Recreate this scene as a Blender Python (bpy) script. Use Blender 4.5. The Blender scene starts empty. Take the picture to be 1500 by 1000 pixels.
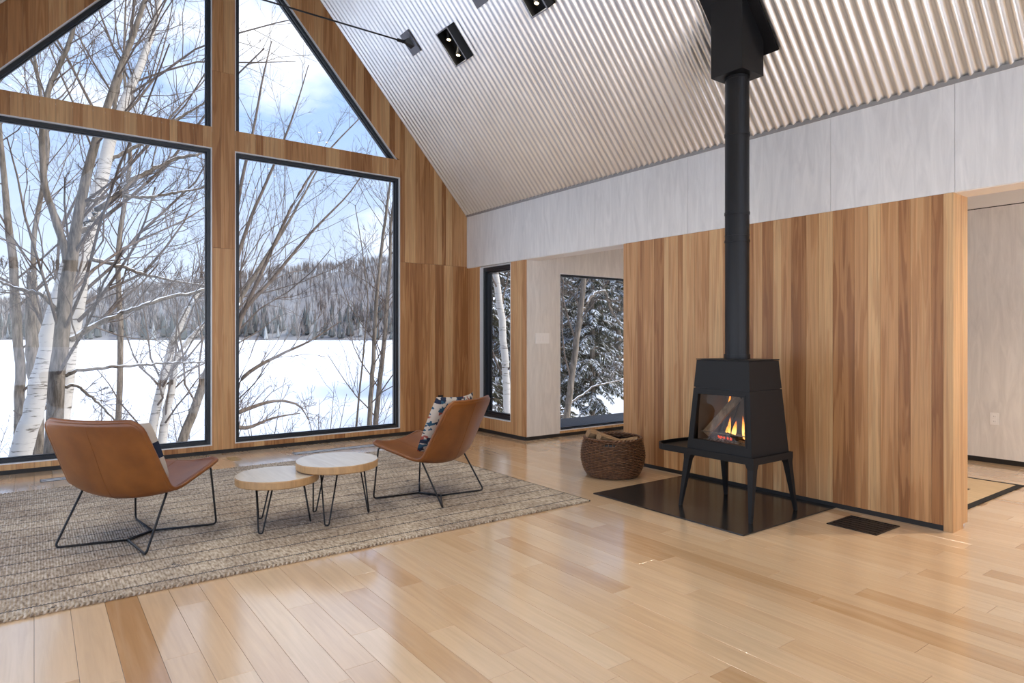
import bpy, bmesh, math, random
import numpy as np
from mathutils import Vector, Matrix

random.seed(7)
rng = np.random.default_rng(11)
scene = bpy.context.scene
COL = scene.collection

# ------------------------------------------------------------------ camera
H = 1.23                      # eye height
F_PX, CX, CY = 950.0, 750.0, 492.0
YAW = math.atan2(700.0, 950.0)          # view turned from +Y towards +X
cam_d = bpy.data.cameras.new('camera')
cam = bpy.data.objects.new('camera', cam_d)
COL.objects.link(cam)
cam.location = (0, 0, H)
cam.rotation_euler = (math.pi / 2, 0, -YAW)
cam_d.sensor_width = 36.0
cam_d.lens = 36.0 * F_PX / 1500.0
cam_d.shift_y = (CY - 500.0) / 1500.0
cam_d.clip_start = 0.05
cam_d.clip_end = 2000
scene.camera = cam

# ------------------------------------------------------------------ world, sun, exposure
scene.view_settings.view_transform = 'Standard'
scene.view_settings.look = 'None'
scene.view_settings.gamma = 1.0
scene.view_settings.use_curve_mapping = False
scene.view_settings.exposure = 1.65
scene.cycles.use_denoising = True
scene.cycles.max_bounces = 10
scene.cycles.diffuse_bounces = 6
scene.cycles.transparent_max_bounces = 24
scene.cycles.sample_clamp_indirect = 6.0
scene.cycles.caustics_reflective = False
scene.cycles.caustics_refractive = False

world = bpy.data.worlds.new('winter_sky')
scene.world = world
world.use_nodes = True
wn, wl = world.node_tree.nodes, world.node_tree.links
wn.clear()
def wnode(t, **kw):
    n = wn.new(t)
    for k, v in kw.items():
        setattr(n, k, v)
    return n
w_out = wnode('ShaderNodeOutputWorld')
w_bg = wnode('ShaderNodeBackground')
w_tc = wnode('ShaderNodeTexCoord')
w_sep = wnode('ShaderNodeSeparateXYZ')
wl.new(w_tc.outputs['Generated'], w_sep.inputs[0])
w_grad = wnode('ShaderNodeValToRGB')
cr = w_grad.color_ramp
cr.elements[0].position = 0.0
cr.elements[0].color = (0.80, 0.85, 0.92, 1)
cr.elements[1].position = 0.55
cr.elements[1].color = (0.27, 0.45, 0.83, 1)
e = cr.elements.new(0.10); e.color = (0.60, 0.70, 0.88, 1)
e = cr.elements.new(0.28); e.color = (0.40, 0.56, 0.86, 1)
wl.new(w_sep.outputs['Z'], w_grad.inputs[0])
w_map = wnode('ShaderNodeMapping')
w_map.inputs['Scale'].default_value = (1.0, 1.0, 2.0)
w_map.inputs['Location'].default_value = (0.35, 0.1, 0.42)
wl.new(w_tc.outputs['Generated'], w_map.inputs['Vector'])
w_noise = wnode('ShaderNodeTexNoise')
w_noise.inputs['Scale'].default_value = 2.3
w_noise.inputs['Detail'].default_value = 7.0
w_noise.inputs['Roughness'].default_value = 0.55
wl.new(w_map.outputs['Vector'], w_noise.inputs['Vector'])
w_cl = wnode('ShaderNodeValToRGB')
w_cl.color_ramp.elements[0].position = 0.52
w_cl.color_ramp.elements[0].color = (0, 0, 0, 1)
w_cl.color_ramp.elements[1].position = 0.70
w_cl.color_ramp.elements[1].color = (1, 1, 1, 1)
wl.new(w_noise.outputs['Fac'], w_cl.inputs[0])
w_mix = wnode('ShaderNodeMix', data_type='RGBA')
wl.new(w_cl.outputs['Color'], w_mix.inputs[0])
wl.new(w_grad.outputs['Color'], w_mix.inputs[6])
w_mix.inputs[7].default_value = (1.25, 1.25, 1.27, 1)
wl.new(w_mix.outputs[2], w_bg.inputs['Color'])
w_bg.inputs['Strength'].default_value = 1.0
wl.new(w_bg.outputs[0], w_out.inputs['Surface'])

sun_d = bpy.data.lights.new('sun', 'SUN')
sun_d.energy = 4.6
sun_d.angle = math.radians(50)
sun_d.color = (1.0, 0.95, 0.87)
sun = bpy.data.objects.new('sun', sun_d)
COL.objects.link(sun)
sun.location = (30, -20, 30)
sun.rotation_euler = Vector((-0.75, 0.55, -0.70)).to_track_quat('-Z', 'Y').to_euler()

# ------------------------------------------------------------------ material helpers
MATS = {}
def mat_base(name):
    m = bpy.data.materials.new(name)
    m.use_nodes = True
    nt = m.node_tree
    b = nt.nodes['Principled BSDF']
    MATS[name] = m
    return m, nt, nt.nodes, nt.links, b

def simple(name, col, rough=0.5, metal=0.0, spec=0.5, emit=None, estr=0.0, coat=0.0):
    m, nt, N, L, b = mat_base(name)
    b.inputs['Base Color'].default_value = (*col, 1)
    b.inputs['Roughness'].default_value = rough
    b.inputs['Metallic'].default_value = metal
    b.inputs['Specular IOR Level'].default_value = spec
    b.inputs['Coat Weight'].default_value = coat
    if emit:
        b.inputs['Emission Color'].default_value = (*emit, 1)
        b.inputs['Emission Strength'].default_value = estr
    return m

def ramp(N, stops, interp='LINEAR'):
    r = N.new('ShaderNodeValToRGB')
    r.color_ramp.interpolation = interp
    els = r.color_ramp.elements
    els[0].position, els[0].color = stops[0][0], (*stops[0][1], 1)
    els[1].position, els[1].color = stops[-1][0], (*stops[-1][1], 1)
    for p, c in stops[1:-1]:
        x = els.new(p); x.color = (*c, 1)
    return r

def math_node(N, op, a=None, b=None):
    n = N.new('ShaderNodeMath'); n.operation = op
    if isinstance(a, (int, float)): n.inputs[0].default_value = a
    if isinstance(b, (int, float)): n.inputs[1].default_value = b
    return n

def wood(name, tones, grain_axis, grain_dark, rough=0.5, grain=(26.0, 1.2), two_tone=False, bump=0.12, coat=0.0, figure=0.5):
    """board timber: every board carries a float attribute 'tone' (0..1) that picks its colour; grain runs along grain_axis"""
    m, nt, N, L, b = mat_base(name)
    at = N.new('ShaderNodeAttribute'); at.attribute_name = 'tone'
    geo = N.new('ShaderNodeTexCoord')
    off = N.new('ShaderNodeCombineXYZ')
    k = math_node(N, 'MULTIPLY', None, 37.0); L.new(at.outputs['Fac'], k.inputs[0])
    for i in range(3): L.new(k.outputs[0], off.inputs[i])
    addv = N.new('ShaderNodeVectorMath'); addv.operation = 'ADD'
    L.new(geo.outputs['Object'], addv.inputs[0]); L.new(off.outputs[0], addv.inputs[1])
    mp = N.new('ShaderNodeMapping')
    sc = [grain[0]] * 3; sc['XYZ'.index(grain_axis)] = grain[1]
    mp.inputs['Scale'].default_value = sc
    L.new(addv.outputs[0], mp.inputs['Vector'])
    n1 = N.new('ShaderNodeTexNoise'); n1.inputs['Scale'].default_value = 1.0
    n1.inputs['Detail'].default_value = 6.0; n1.inputs['Roughness'].default_value = 0.6; n1.inputs['Distortion'].default_value = 0.6
    L.new(mp.outputs[0], n1.inputs['Vector'])
    mp2 = N.new('ShaderNodeMapping')
    sc2 = [grain[0] * 0.33] * 3; sc2['XYZ'.index(grain_axis)] = grain[1] * 0.6
    mp2.inputs['Scale'].default_value = sc2
    L.new(addv.outputs[0], mp2.inputs['Vector'])
    n2 = N.new('ShaderNodeTexNoise'); n2.inputs['Scale'].default_value = 1.0
    n2.inputs['Detail'].default_value = 3.0; n2.inputs['Distortion'].default_value = 1.0
    L.new(mp2.outputs[0], n2.inputs['Vector'])
    # tone shifted by the broad figure
    src = n2.outputs['Fac']
    if two_tone:          # heartwood and sapwood meet in a wavy line inside one board
        hs = ramp(N, [(0.45, (0, 0, 0)), (0.53, (1, 1, 1))]); L.new(src, hs.inputs[0]); src = hs.outputs[0]
    sh = math_node(N, 'SUBTRACT', None, 0.5); L.new(src, sh.inputs[0])
    sh2 = math_node(N, 'MULTIPLY', None, figure); L.new(sh.outputs[0], sh2.inputs[0])
    tt = math_node(N, 'ADD'); L.new(at.outputs['Fac'], tt.inputs[0]); L.new(sh2.outputs[0], tt.inputs[1])
    base = ramp(N, tones)
    L.new(tt.outputs[0], base.inputs[0])
    gr = ramp(N, [(0.30, (grain_dark,) * 3), (0.62, (1, 1, 1))])
    L.new(n1.outputs['Fac'], gr.inputs[0])
    mul = N.new('ShaderNodeMix'); mul.data_type = 'RGBA'; mul.blend_type = 'MULTIPLY'
    mul.inputs[0].default_value = 1.0
    L.new(base.outputs[0], mul.inputs[6]); L.new(gr.outputs[0], mul.inputs[7])
    L.new(mul.outputs[2], b.inputs['Base Color'])
    b.inputs['Roughness'].default_value = rough
    b.inputs['Coat Weight'].default_value = coat
    b.inputs['Coat Roughness'].default_value = 0.13
    if coat: b.inputs['Coat IOR'].default_value = 1.8
    if bump:
        bp = N.new('ShaderNodeBump'); bp.inputs['Strength'].default_value = bump; bp.inputs['Distance'].default_value = 0.002
        L.new(n1.outputs['Fac'], bp.inputs['Height']); L.new(bp.outputs[0], b.inputs['Normal'])
    return m

# cladding: honey to brown timber; floor: pale maple
M_CLAD_Z = wood('cladding_timber', [(0.0, (0.32, 0.135, 0.044)), (0.25, (0.45, 0.215, 0.078)), (0.55, (0.57, 0.30, 0.125)), (1.0, (0.69, 0.425, 0.20))],
                'Z', 0.74, rough=0.45, grain=(60.0, 1.6), figure=0.30, two_tone=True)
M_FLOOR = wood('maple_boards', [(0.0, (0.54, 0.30, 0.13)), (0.06, (0.62, 0.38, 0.19)), (0.16, (0.74, 0.50, 0.29)), (0.6, (0.80, 0.565, 0.345)), (1.0, (0.85, 0.63, 0.41))],
               'Y', 0.88, rough=0.24, grain=(38.0, 2.0), bump=0.03, figure=0.22, coat=1.0)
M_TABLE = wood('pale_slab_timber', [(0.0, (0.58, 0.50, 0.40)), (1.0, (0.74, 0.68, 0.59))], 'Y', 0.86, rough=0.2, grain=(22.0, 2.0), bump=0.05)
M_TABLE_EDGE = wood('slab_edge_timber', [(0.0, (0.42, 0.24, 0.10)), (1.0, (0.55, 0.34, 0.16))], 'Z', 0.75, rough=0.45, grain=(40.0, 8.0))
M_LOG = wood('split_log_timber', [(0.0, (0.24, 0.13, 0.06)), (1.0, (0.46, 0.29, 0.15))], 'X', 0.5, rough=0.8, grain=(40.0, 4.0), bump=0.5)

def plywood(name, col):
    m, nt, N, L, b = mat_base(name)
    tc = N.new('ShaderNodeTexCoord'); mp = N.new('ShaderNodeMapping')
    mp.inputs['Scale'].default_value = (9, 9, 1.3)
    L.new(tc.outputs['Object'], mp.inputs['Vector'])
    n = N.new('ShaderNodeTexNoise'); n.inputs['Scale'].default_value = 1.6; n.inputs['Detail'].default_value = 7; n.inputs['Roughness'].default_value = 0.62; n.inputs['Distortion'].default_value = 1.2
    L.new(mp.outputs[0], n.inputs['Vector'])
    lo = tuple(c * 0.84 for c in col)
    r = ramp(N, [(0.32, lo), (0.66, col)]); L.new(n.outputs['Fac'], r.inputs[0])
    L.new(r.outputs[0], b.inputs['Base Color'])
    b.inputs['Roughness'].default_value = 0.6
    return m
M_PLY = plywood('whitewashed_plywood', (0.80, 0.775, 0.735))
M_WHITE = simple('white_paint', (0.82, 0.79, 0.74), 0.55)
M_BLACK = simple('black_steel', (0.008, 0.008, 0.009), 0.4, spec=0.35)
M_FRAME = simple('dark_window_frame', (0.012, 0.016, 0.022), 0.30)
M_REVEAL = simple('pale_window_reveal', (0.75, 0.76, 0.77), 0.35)
M_BASE = simple('black_skirting', (0.010, 0.009, 0.009), 0.5)
M_STOVE = simple('matt_black_stove_steel', (0.010, 0.010, 0.0105), 0.5, spec=0.3)
M_STOVE_IN = simple('sooty_firebrick', (0.16, 0.12, 0.09), 0.9)
M_PIPE = simple('black_flue_steel', (0.007, 0.007, 0.008), 0.38, spec=0.3)
M_PLATE = simple('grey_steel_plate', (0.20, 0.20, 0.22), 0.45, 0.6)
M_RIM = simple('grey_lamp_rim', (0.28, 0.28, 0.30), 0.4, 0.3)
M_OUTLET_W = simple('white_plastic', (0.86, 0.85, 0.83), 0.4)
M_OUTLET_B = simple('black_plastic', (0.012, 0.012, 0.012), 0.4)
M_LAMP = simple('warm_lamp_lens', (1, 0.8, 0.5), 0.4, emit=(1.0, 0.72, 0.38), estr=6.0)
M_BRASS = simple('tan_floor_box_lid', (0.42, 0.27, 0.11), 0.4)
M_TRIM_GREY = simple('grey_eave_trim', (0.33, 0.31, 0.29), 0.5, 0.3)
M_SNOW = simple('snow', (0.90, 0.91, 0.93), 0.8)

def corrugated():
    m, nt, N, L, b = mat_base('galvanised_steel')
    tc = N.new('ShaderNodeTexCoord')
    n = N.new('ShaderNodeTexNoise'); n.inputs['Scale'].default_value = 2.5; n.inputs['Detail'].default_value = 4
    L.new(tc.outputs['Object'], n.inputs['Vector'])
    r = ramp(N, [(0.3, (0.74, 0.73, 0.705)), (0.7, (0.82, 0.815, 0.79))]); L.new(n.outputs['Fac'], r.inputs[0])
    L.new(r.outputs[0], b.inputs['Base Color'])
    b.inputs['Metallic'].default_value = 0.85
    b.inputs['Roughness'].default_value = 0.28
    return m
M_CORR = corrugated()

def leather():
    m, nt, N, L, b = mat_base('tan_leather')
    tc = N.new('ShaderNodeTexCoord')
    n = N.new('ShaderNodeTexNoise'); n.inputs['Scale'].default_value = 6; n.inputs['Detail'].default_value = 5
    L.new(tc.outputs['Object'], n.inputs['Vector'])
    r = ramp(N, [(0.3, (0.150, 0.046, 0.008)), (0.7, (0.235, 0.080, 0.015))]); L.new(n.outputs['Fac'], r.inputs[0])
    L.new(r.outputs[0], b.inputs['Base Color'])
    b.inputs['Roughness'].default_value = 0.36
    v = N.new('ShaderNodeTexVoronoi'); v.inputs['Scale'].default_value = 420
    L.new(tc.outputs['Object'], v.inputs['Vector'])
    bp = N.new('ShaderNodeBump'); bp.inputs['Strength'].default_value = 0.08; bp.inputs['Distance'].default_value = 0.001
    L.new(v.outputs['Distance'], bp.inputs['Height']); L.new(bp.outputs[0], b.inputs['Normal'])
    return m
M_LEATHER = leather()
M_SEAM = simple('leather_seam', (0.20, 0.07, 0.018), 0.5)

def rug_mat():
    m, nt, N, L, b = mat_base('jute_weave')
    tc = N.new('ShaderNodeTexCoord')
    sep = N.new('ShaderNodeSeparateXYZ'); L.new(tc.outputs['Object'], sep.inputs[0])
    # fleck of the yarn, stretched along the ribs
    mp = N.new('ShaderNodeMapping'); mp.inputs['Scale'].default_value = (75, 22, 1)
    L.new(tc.outputs['Object'], mp.inputs['Vector'])
    n = N.new('ShaderNodeTexNoise'); n.inputs['Scale'].default_value = 1.0; n.inputs['Detail'].default_value = 3
    L.new(mp.outputs[0], n.inputs['Vector'])
    r = ramp(N, [(0.28, (0.20, 0.155, 0.12)), (0.45, (0.46, 0.37, 0.275)), (0.62, (0.64, 0.55, 0.44)), (0.8, (0.74, 0.67, 0.57))])
    L.new(n.outputs['Fac'], r.inputs[0])
    # soft patches of darker and redder yarn
    n2 = N.new('ShaderNodeTexNoise'); n2.inputs['Scale'].default_value = 3.0; n2.inputs['Detail'].default_value = 4
    L.new(tc.outputs['Object'], n2.inputs['Vector'])
    r2 = ramp(N, [(0.38, (0.74, 0.72, 0.72)), (0.6, (1, 1, 1))]); L.new(n2.outputs['Fac'], r2.inputs[0])
    mul = N.new('ShaderNodeMix'); mul.data_type = 'RGBA'; mul.blend_type = 'MULTIPLY'; mul.inputs[0].default_value = 1
    L.new(r.outputs[0], mul.inputs[6]); L.new(r2.outputs[0], mul.inputs[7])
    # thin dark weft lines across the ribs
    sh = math_node(N, 'ADD', None, 0.075); L.new(sep.outputs['Y'], sh.inputs[0])
    k = math_node(N, 'DIVIDE', None, 0.185); L.new(sh.outputs[0], k.inputs[0])
    fr = math_node(N, 'FRACT'); L.new(k.outputs[0], fr.inputs[0])
    lt = math_node(N, 'LESS_THAN', None, 0.065); L.new(fr.outputs[0], lt.inputs[0])
    # broken dark diamonds on every second line
    v = N.new('ShaderNodeTexVoronoi'); v.inputs['Scale'].default_value = 4.2; v.distance = 'MANHATTAN'
    L.new(tc.outputs['Object'], v.inputs['Vector'])
    rg = ramp(N, [(0.09, (0, 0, 0)), (0.10, (1, 1, 1)), (0.14, (1, 1, 1)), (0.15, (0, 0, 0))]); L.new(v.outputs['Distance'], rg.inputs[0])
    n3 = N.new('ShaderNodeTexNoise'); n3.inputs['Scale'].default_value = 40; L.new(tc.outputs['Object'], n3.inputs['Vector'])
    g3 = math_node(N, 'GREATER_THAN', None, 0.5); L.new(n3.outputs['Fac'], g3.inputs[0])
    dm = math_node(N, 'MULTIPLY'); L.new(rg.outputs[0], dm.inputs[0]); L.new(g3.outputs[0], dm.inputs[1])
    mx = math_node(N, 'MAXIMUM'); L.new(lt.outputs[0], mx.inputs[0]); L.new(dm.outputs[0], mx.inputs[1])
    f = math_node(N, 'MULTIPLY', None, 0.9); L.new(mx.outputs[0], f.inputs[0])
    mix = N.new('ShaderNodeMix'); mix.data_type = 'RGBA'
    L.new(f.outputs[0], mix.inputs[0]); L.new(mul.outputs[2], mix.inputs[6]); mix.inputs[7].default_value = (0.05, 0.055, 0.075, 1)
    L.new(mix.outputs[2], b.inputs['Base Color'])
    b.inputs['Roughness'].default_value = 0.95
    b.inputs['Specular IOR Level'].default_value = 0.1
    bp = N.new('ShaderNodeBump'); bp.inputs['Strength'].default_value = 0.6; bp.inputs['Distance'].default_value = 0.004
    L.new(n.outputs['Fac'], bp.inputs['Height']); L.new(bp.outputs[0], b.inputs['Normal'])
    return m
M_RUG = rug_mat()
M_MAT = wood('pale_woven_mat', [(0.0, (0.60, 0.43, 0.25)), (1.0, (0.70, 0.53, 0.34))], 'Y', 0.8, rough=0.9, grain=(90, 6))
M_MATB = simple('black_mat_border', (0.012, 0.011, 0.010), 0.8)

def wicker():
    m, nt, N, L, b = mat_base('dark_wicker')
    tc = N.new('ShaderNodeTexCoord')
    n = N.new('ShaderNodeTexNoise'); n.inputs['Scale'].default_value = 40; n.inputs['Detail'].default_value = 3
    L.new(tc.outputs['Object'], n.inputs['Vector'])
    r = ramp(N, [(0.3, (0.055, 0.022, 0.009)), (0.7, (0.20, 0.092, 0.040))]); L.new(n.outputs['Fac'], r.inputs[0])
    L.new(r.outputs[0], b.inputs['Base Color'])
    b.inputs['Roughness'].default_value = 0.42
    return m
M_WICKER = wicker()

def hearth():
    m, nt, N, L, b = mat_base('black_granite')
    tc = N.new('ShaderNodeTexCoord')
    n = N.new('ShaderNodeTexNoise'); n.inputs['Scale'].default_value = 260; n.inputs['Detail'].default_value = 2
    L.new(tc.outputs['Object'], n.inputs['Vector'])
    r = ramp(N, [(0.35, (0.008, 0.008, 0.008)), (0.72, (0.045, 0.042, 0.040))]); L.new(n.outputs['Fac'], r.inputs[0])
    L.new(r.outputs[0], b.inputs['Base Color'])
    b.inputs['Roughness'].default_value = 0.16
    return m
M_HEARTH = hearth()

def pillow_mat(name, scale, seed):
    m, nt, N, L, b = mat_base(name)
    tc = N.new('ShaderNodeTexCoord'); mp = N.new('ShaderNodeMapping')
    mp.inputs['Scale'].default_value = (1, scale[0], scale[1]); mp.inputs['Location'].default_value = (0, seed, seed * 0.37)
    L.new(tc.outputs['Object'], mp.inputs['Vector'])
    v = N.new('ShaderNodeTexVoronoi'); v.distance = 'MANHATTAN'; v.inputs['Scale'].default_value = 1.0; v.inputs['Randomness'].default_value = 0.75
    L.new(mp.outputs[0], v.inputs['Vector'])
    cream = (0.66, 0.60, 0.52)
    r = ramp(N, [(0.0, (0.018, 0.028, 0.06)), (0.18, cream), (0.52, (0.03, 0.10, 0.17)), (0.66, cream), (0.84, (0.36, 0.09, 0.07)), (0.90, cream)], 'CONSTANT')
    sepc = N.new('ShaderNodeSeparateColor'); L.new(v.outputs['Color'], sepc.inputs[0])
    L.new(sepc.outputs[0], r.inputs[0])
    L.new(r.outputs[0], b.inputs['Base Color'])
    b.inputs['Roughness'].default_value = 0.9
    w = N.new('ShaderNodeTexNoise'); w.inputs['Scale'].default_value = 160; L.new(tc.outputs['Object'], w.inputs['Vector'])
    bp = N.new('ShaderNodeBump'); bp.inputs['Strength'].default_value = 0.4; bp.inputs['Distance'].default_value = 0.003
    L.new(w.outputs['Fac'], bp.inputs['Height']); L.new(bp.outputs[0], b.inputs['Normal'])
    return m
M_PIL1 = pillow_mat('kilim_cloth_navy', (9.0, 14.0), 3.1)
M_PIL2 = pillow_mat('kilim_cloth_braided', (28.0, 38.0), 8.3)

def glass(name, tint, refl):
    m = bpy.data.materials.new(name); m.use_nodes = True; MATS[name] = m
    N, L = m.node_tree.nodes, m.node_tree.links
    N.clear()
    o = N.new('ShaderNodeOutputMaterial'); t = N.new('ShaderNodeBsdfTransparent'); g = N.new('ShaderNodeBsdfGlossy')
    t.inputs['Color'].default_value = (*tint, 1); g.inputs['Roughness'].default_value = 0.0
    fz = N.new('ShaderNodeLayerWeight'); fz.inputs['Blend'].default_value = 0.5
    p5 = math_node(N, 'POWER', None, 5.0); L.new(fz.outputs['Facing'], p5.inputs[0])
    sc = math_node(N, 'MULTIPLY', None, 0.9 * refl); L.new(p5.outputs[0], sc.inputs[0])
    k = math_node(N, 'ADD', None, 0.05 * refl); L.new(sc.outputs[0], k.inputs[0])
    mx = N.new('ShaderNodeMixShader')
    L.new(k.outputs[0], mx.inputs[0]); L.new(t.outputs[0], mx.inputs[1]); L.new(g.outputs[0], mx.inputs[2])
    L.new(mx.outputs[0], o.inputs['Surface'])
    return m
M_GLASS = glass('dimming_double_glazing', (0.43, 0.44, 0.45), 1.0)  # tint added to dim the outdoor view against the room
M_GLASS_CLEAR = glass('clear_glazing', (0.95, 0.95, 0.95), 0.5)
M_GLASS_STOVE = glass('stove_door_glass', (0.85, 0.82, 0.78), 0.35)

def bark(name, lo, hi, birch=False, snow=0.55):
    m, nt, N, L, b = mat_base(name)
    tc = N.new('ShaderNodeTexCoord'); mp = N.new('ShaderNodeMapping')
    mp.inputs['Scale'].default_value = (3, 3, 22) if birch else (22, 22, 3.5)
    L.new(tc.outputs['Object'], mp.inputs['Vector'])
    n = N.new('ShaderNodeTexNoise'); n.inputs['Scale'].default_value = 1.0; n.inputs['Detail'].default_value = 5; n.inputs['Roughness'].default_value = 0.65
    L.new(mp.outputs[0], n.inputs['Vector'])
    r = ramp(N, [(0.36, lo), (0.44 if birch else 0.66, hi)]); L.new(n.outputs['Fac'], r.inputs[0])
    geo = N.new('ShaderNodeNewGeometry'); sp = N.new('ShaderNodeSeparateXYZ'); L.new(geo.outputs['Normal'], sp.inputs[0])
    n2 = N.new('ShaderNodeTexNoise'); n2.inputs['Scale'].default_value = 2.2; n2.inputs['Detail'].default_value = 3
    L.new(tc.outputs['Object'], n2.inputs['Vector'])
    s = math_node(N, 'ADD'); L.new(sp.outputs['Z'], s.inputs[0]); L.new(n2.outputs['Fac'], s.inputs[1])
    g = math_node(N, 'GREATER_THAN', None, 0.55 + snow); L.new(s.outputs[0], g.inputs[0])
    mx = N.new('ShaderNodeMix'); mx.data_type = 'RGBA'
    L.new(g.outputs[0], mx.inputs[0]); L.new(r.outputs[0], mx.inputs[6]); mx.inputs[7].default_value = (0.85, 0.87, 0.9, 1)
    L.new(mx.outputs[2], b.inputs['Base Color'])
    b.inputs['Roughness'].default_value = 0.9
    b.inputs['Specular IOR Level'].default_value = 0.15
    return m
M_BARK = bark('grey_brown_bark', (0.085, 0.068, 0.052), (0.26, 0.21, 0.165))
M_TWIG = bark('brown_twig_bark', (0.085, 0.062, 0.050), (0.19, 0.145, 0.115), snow=1.0)
M_BIRCH = bark('white_birch_bark', (0.13, 0.105, 0.085), (0.54, 0.49, 0.43), birch=True)
M_NEEDLE = simple('dark_hemlock_needles', (0.075, 0.076, 0.045), 0.9)
M_NEEDLE_SNOW = simple('snow_on_needles', (0.80, 0.82, 0.85), 0.9)

# ------------------------------------------------------------------ mesh helpers
def link(o, parent=None):
    COL.objects.link(o)
    if parent is not None: o.parent = parent
    return o

def mesh_obj(name, V, Fc, mat, parent=None, smooth=False, tone=None, uvs=None):
    me = bpy.data.meshes.new(name)
    if isinstance(V, np.ndarray): V = V.tolist()
    if isinstance(Fc, np.ndarray): Fc = Fc.tolist()
    me.from_pydata(V, [], Fc)
    if isinstance(mat, (list, tuple)):
        for x in mat: me.materials.append(x)
    else:
        me.materials.append(mat)
    if smooth: me.polygons.foreach_set('use_smooth', [True] * len(me.polygons))
    if tone is not None:
        a = me.attributes.new('tone', 'FLOAT', 'POINT')
        vals = tone if hasattr(tone, '__len__') else [tone] * len(V)
        a.data.foreach_set('value', vals)
    me.update()
    return link(bpy.data.objects.new(name, me), parent)

BOXF = [(0, 3, 2, 1), (4, 5, 6, 7), (0, 1, 5, 4), (1, 2, 6, 5), (2, 3, 7, 6), (3, 0, 4, 7)]
def box_geo(lo, hi):
    (a, b, c), (d, e_, f) = lo, hi
    return [(a, b, c), (d, b, c), (d, e_, c), (a, e_, c), (a, b, f), (d, b, f), (d, e_, f), (a, e_, f)], list(BOXF)

class Geo:
    """collects several shapes into one mesh"""
    def __init__(s): s.V, s.F = [], []
    def add(s, V, F):
        o = len(s.V); s.V += [tuple(v) for v in V]; s.F += [tuple(i + o for i in f) for f in F]; return s
    def box(s, lo, hi): return s.add(*box_geo(lo, hi))
    def obj(s, name, mat, parent=None, smooth=False, tone=None): return mesh_obj(name, s.V, s.F, mat, parent, smooth, tone)

def box(name, lo, hi, mat, parent=None, tone=None, bevel=0.0):
    o = mesh_obj(name, *box_geo(lo, hi), mat, parent, tone=tone)
    if bevel:
        bm = bmesh.new(); bm.from_mesh(o.data)
        bmesh.ops.bevel(bm, geom=bm.edges[:], offset=bevel, segments=2, profile=0.7, affect='EDGES')
        bm.to_mesh(o.data); bm.free()
    return o

def prism_y(poly, y0, y1):
    """polygon in XZ (counter-clockwise seen from -Y) pushed from y0 to y1"""
    n = len(poly)
    V = [(x, y0, z) for x, z in poly] + [(x, y1, z) for x, z in poly]
    F = [tuple(range(n)), tuple(range(2 * n - 1, n - 1, -1))]
    F += [(i, i + n, (i + 1) % n + n, (i + 1) % n) for i in range(n)]
    return V, F

def tube_geo(pts, r, sides=8, closed=False, cap=True):
    P = [Vector(p) for p in pts]; n = len(P)
    R = r if hasattr(r, '__len__') else [r] * n
    V, F = [], []
    t0 = (P[1] - P[0]).normalized()
    nv = t0.orthogonal().normalized()
    for i in range(n):
        if closed: t = (P[(i + 1) % n] - P[i - 1]).normalized()
        elif i == 0: t = t0
        elif i == n - 1: t = (P[i] - P[i - 1]).normalized()
        else: t = ((P[i] - P[i - 1]).normalized() + (P[i + 1] - P[i]).normalized()).normalized()
        nv = (nv - t * nv.dot(t)).normalized(); bv = t.cross(nv)
        for k in range(sides):
            a = 2 * math.pi * k / sides
            V.append(tuple(P[i] + (nv * math.cos(a) + bv * math.sin(a)) * R[i]))
    m = n if closed else n - 1
    for i in range(m):
        j = (i + 1) % n
        for k in range(sides):
            l = (k + 1) % sides
            F.append((i * sides + k, i * sides + l, j * sides + l, j * sides + k))
    if cap and not closed:
        F.append(tuple(range(sides - 1, -1, -1))); F.append(tuple((n - 1) * sides + k for k in range(sides)))
    return V, F

def fillet(pts, rad, seg=5):
    P = [Vector(p) for p in pts]; out = [P[0]]
    for i in range(1, len(P) - 1):
        a, b, c = P[i - 1], P[i], P[i + 1]
        u, v = (a - b), (c - b)
        d = min(rad, u.length * 0.45, v.length * 0.45)
        s, e_ = b + u.normalized() * d, b + v.normalized() * d
        for k in range(seg + 1):
            t = k / seg
            out.append(s * (1 - t) ** 2 + b * 2 * t * (1 - t) + e_ * t ** 2)
    out.append(P[-1])
    return out

def lathe_geo(profile, seg=32, center=(0, 0)):
    V, F = [], []
    n = len(profile)
    for k in range(seg):
        a = 2 * math.pi * k / seg
        for r, z in profile: V.append((center[0] + r * math.cos(a), center[1] + r * math.sin(a), z))
    for k in range(seg):
        l = (k + 1) % seg
        for i in range(n - 1): F.append((k * n + i, l * n + i, l * n + i + 1, k * n + i + 1))
    return V, F

def empty(name, loc=(0, 0, 0), rz=0.0):
    o = bpy.data.objects.new(name, None); o.location = loc; o.rotation_euler = (0, 0, rz); o.empty_display_size = 0.1
    return link(o)

def tag(o, label=None, cat=None, group=None, kind=None):
    if label: o['label'] = label
    if cat: o['category'] = cat
    if group: o['group'] = group
    if kind: o['kind'] = kind
    return o
def struct(o, label=None):
    o['kind'] = 'structure'
    if label: o['label'] = label
    return o

# ------------------------------------------------------------------ room geometry constants
GY = 7.28            # gable wall face
XR = 4.62            # fascia / partition face
XL = -1.42           # opposite side
XMID = 1.60
EAVE = 2.806
PITCH = 1.1425
RIDGE = EAVE + PITCH * (XR - XMID)
YB = -3.6            # rear end of the room
def ceil_z(x): return EAVE + PITCH * (XR - x) if x > XMID else EAVE + PITCH * (x - XL)
WIN_B, WIN_T, UP_B = 0.09, 3.19, 3.405
L0, L1, R0, R1 = -0.435, 1.49, 1.715, 3.645
HYP = 4.335 + PITCH * 2.79            # z = HYP - PITCH*x on the slanted window edge (right); mirrored left
def hyp_z(x): return HYP - PITCH * x if x > XMID else HYP - PITCH * (2 * XMID - x)

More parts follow.
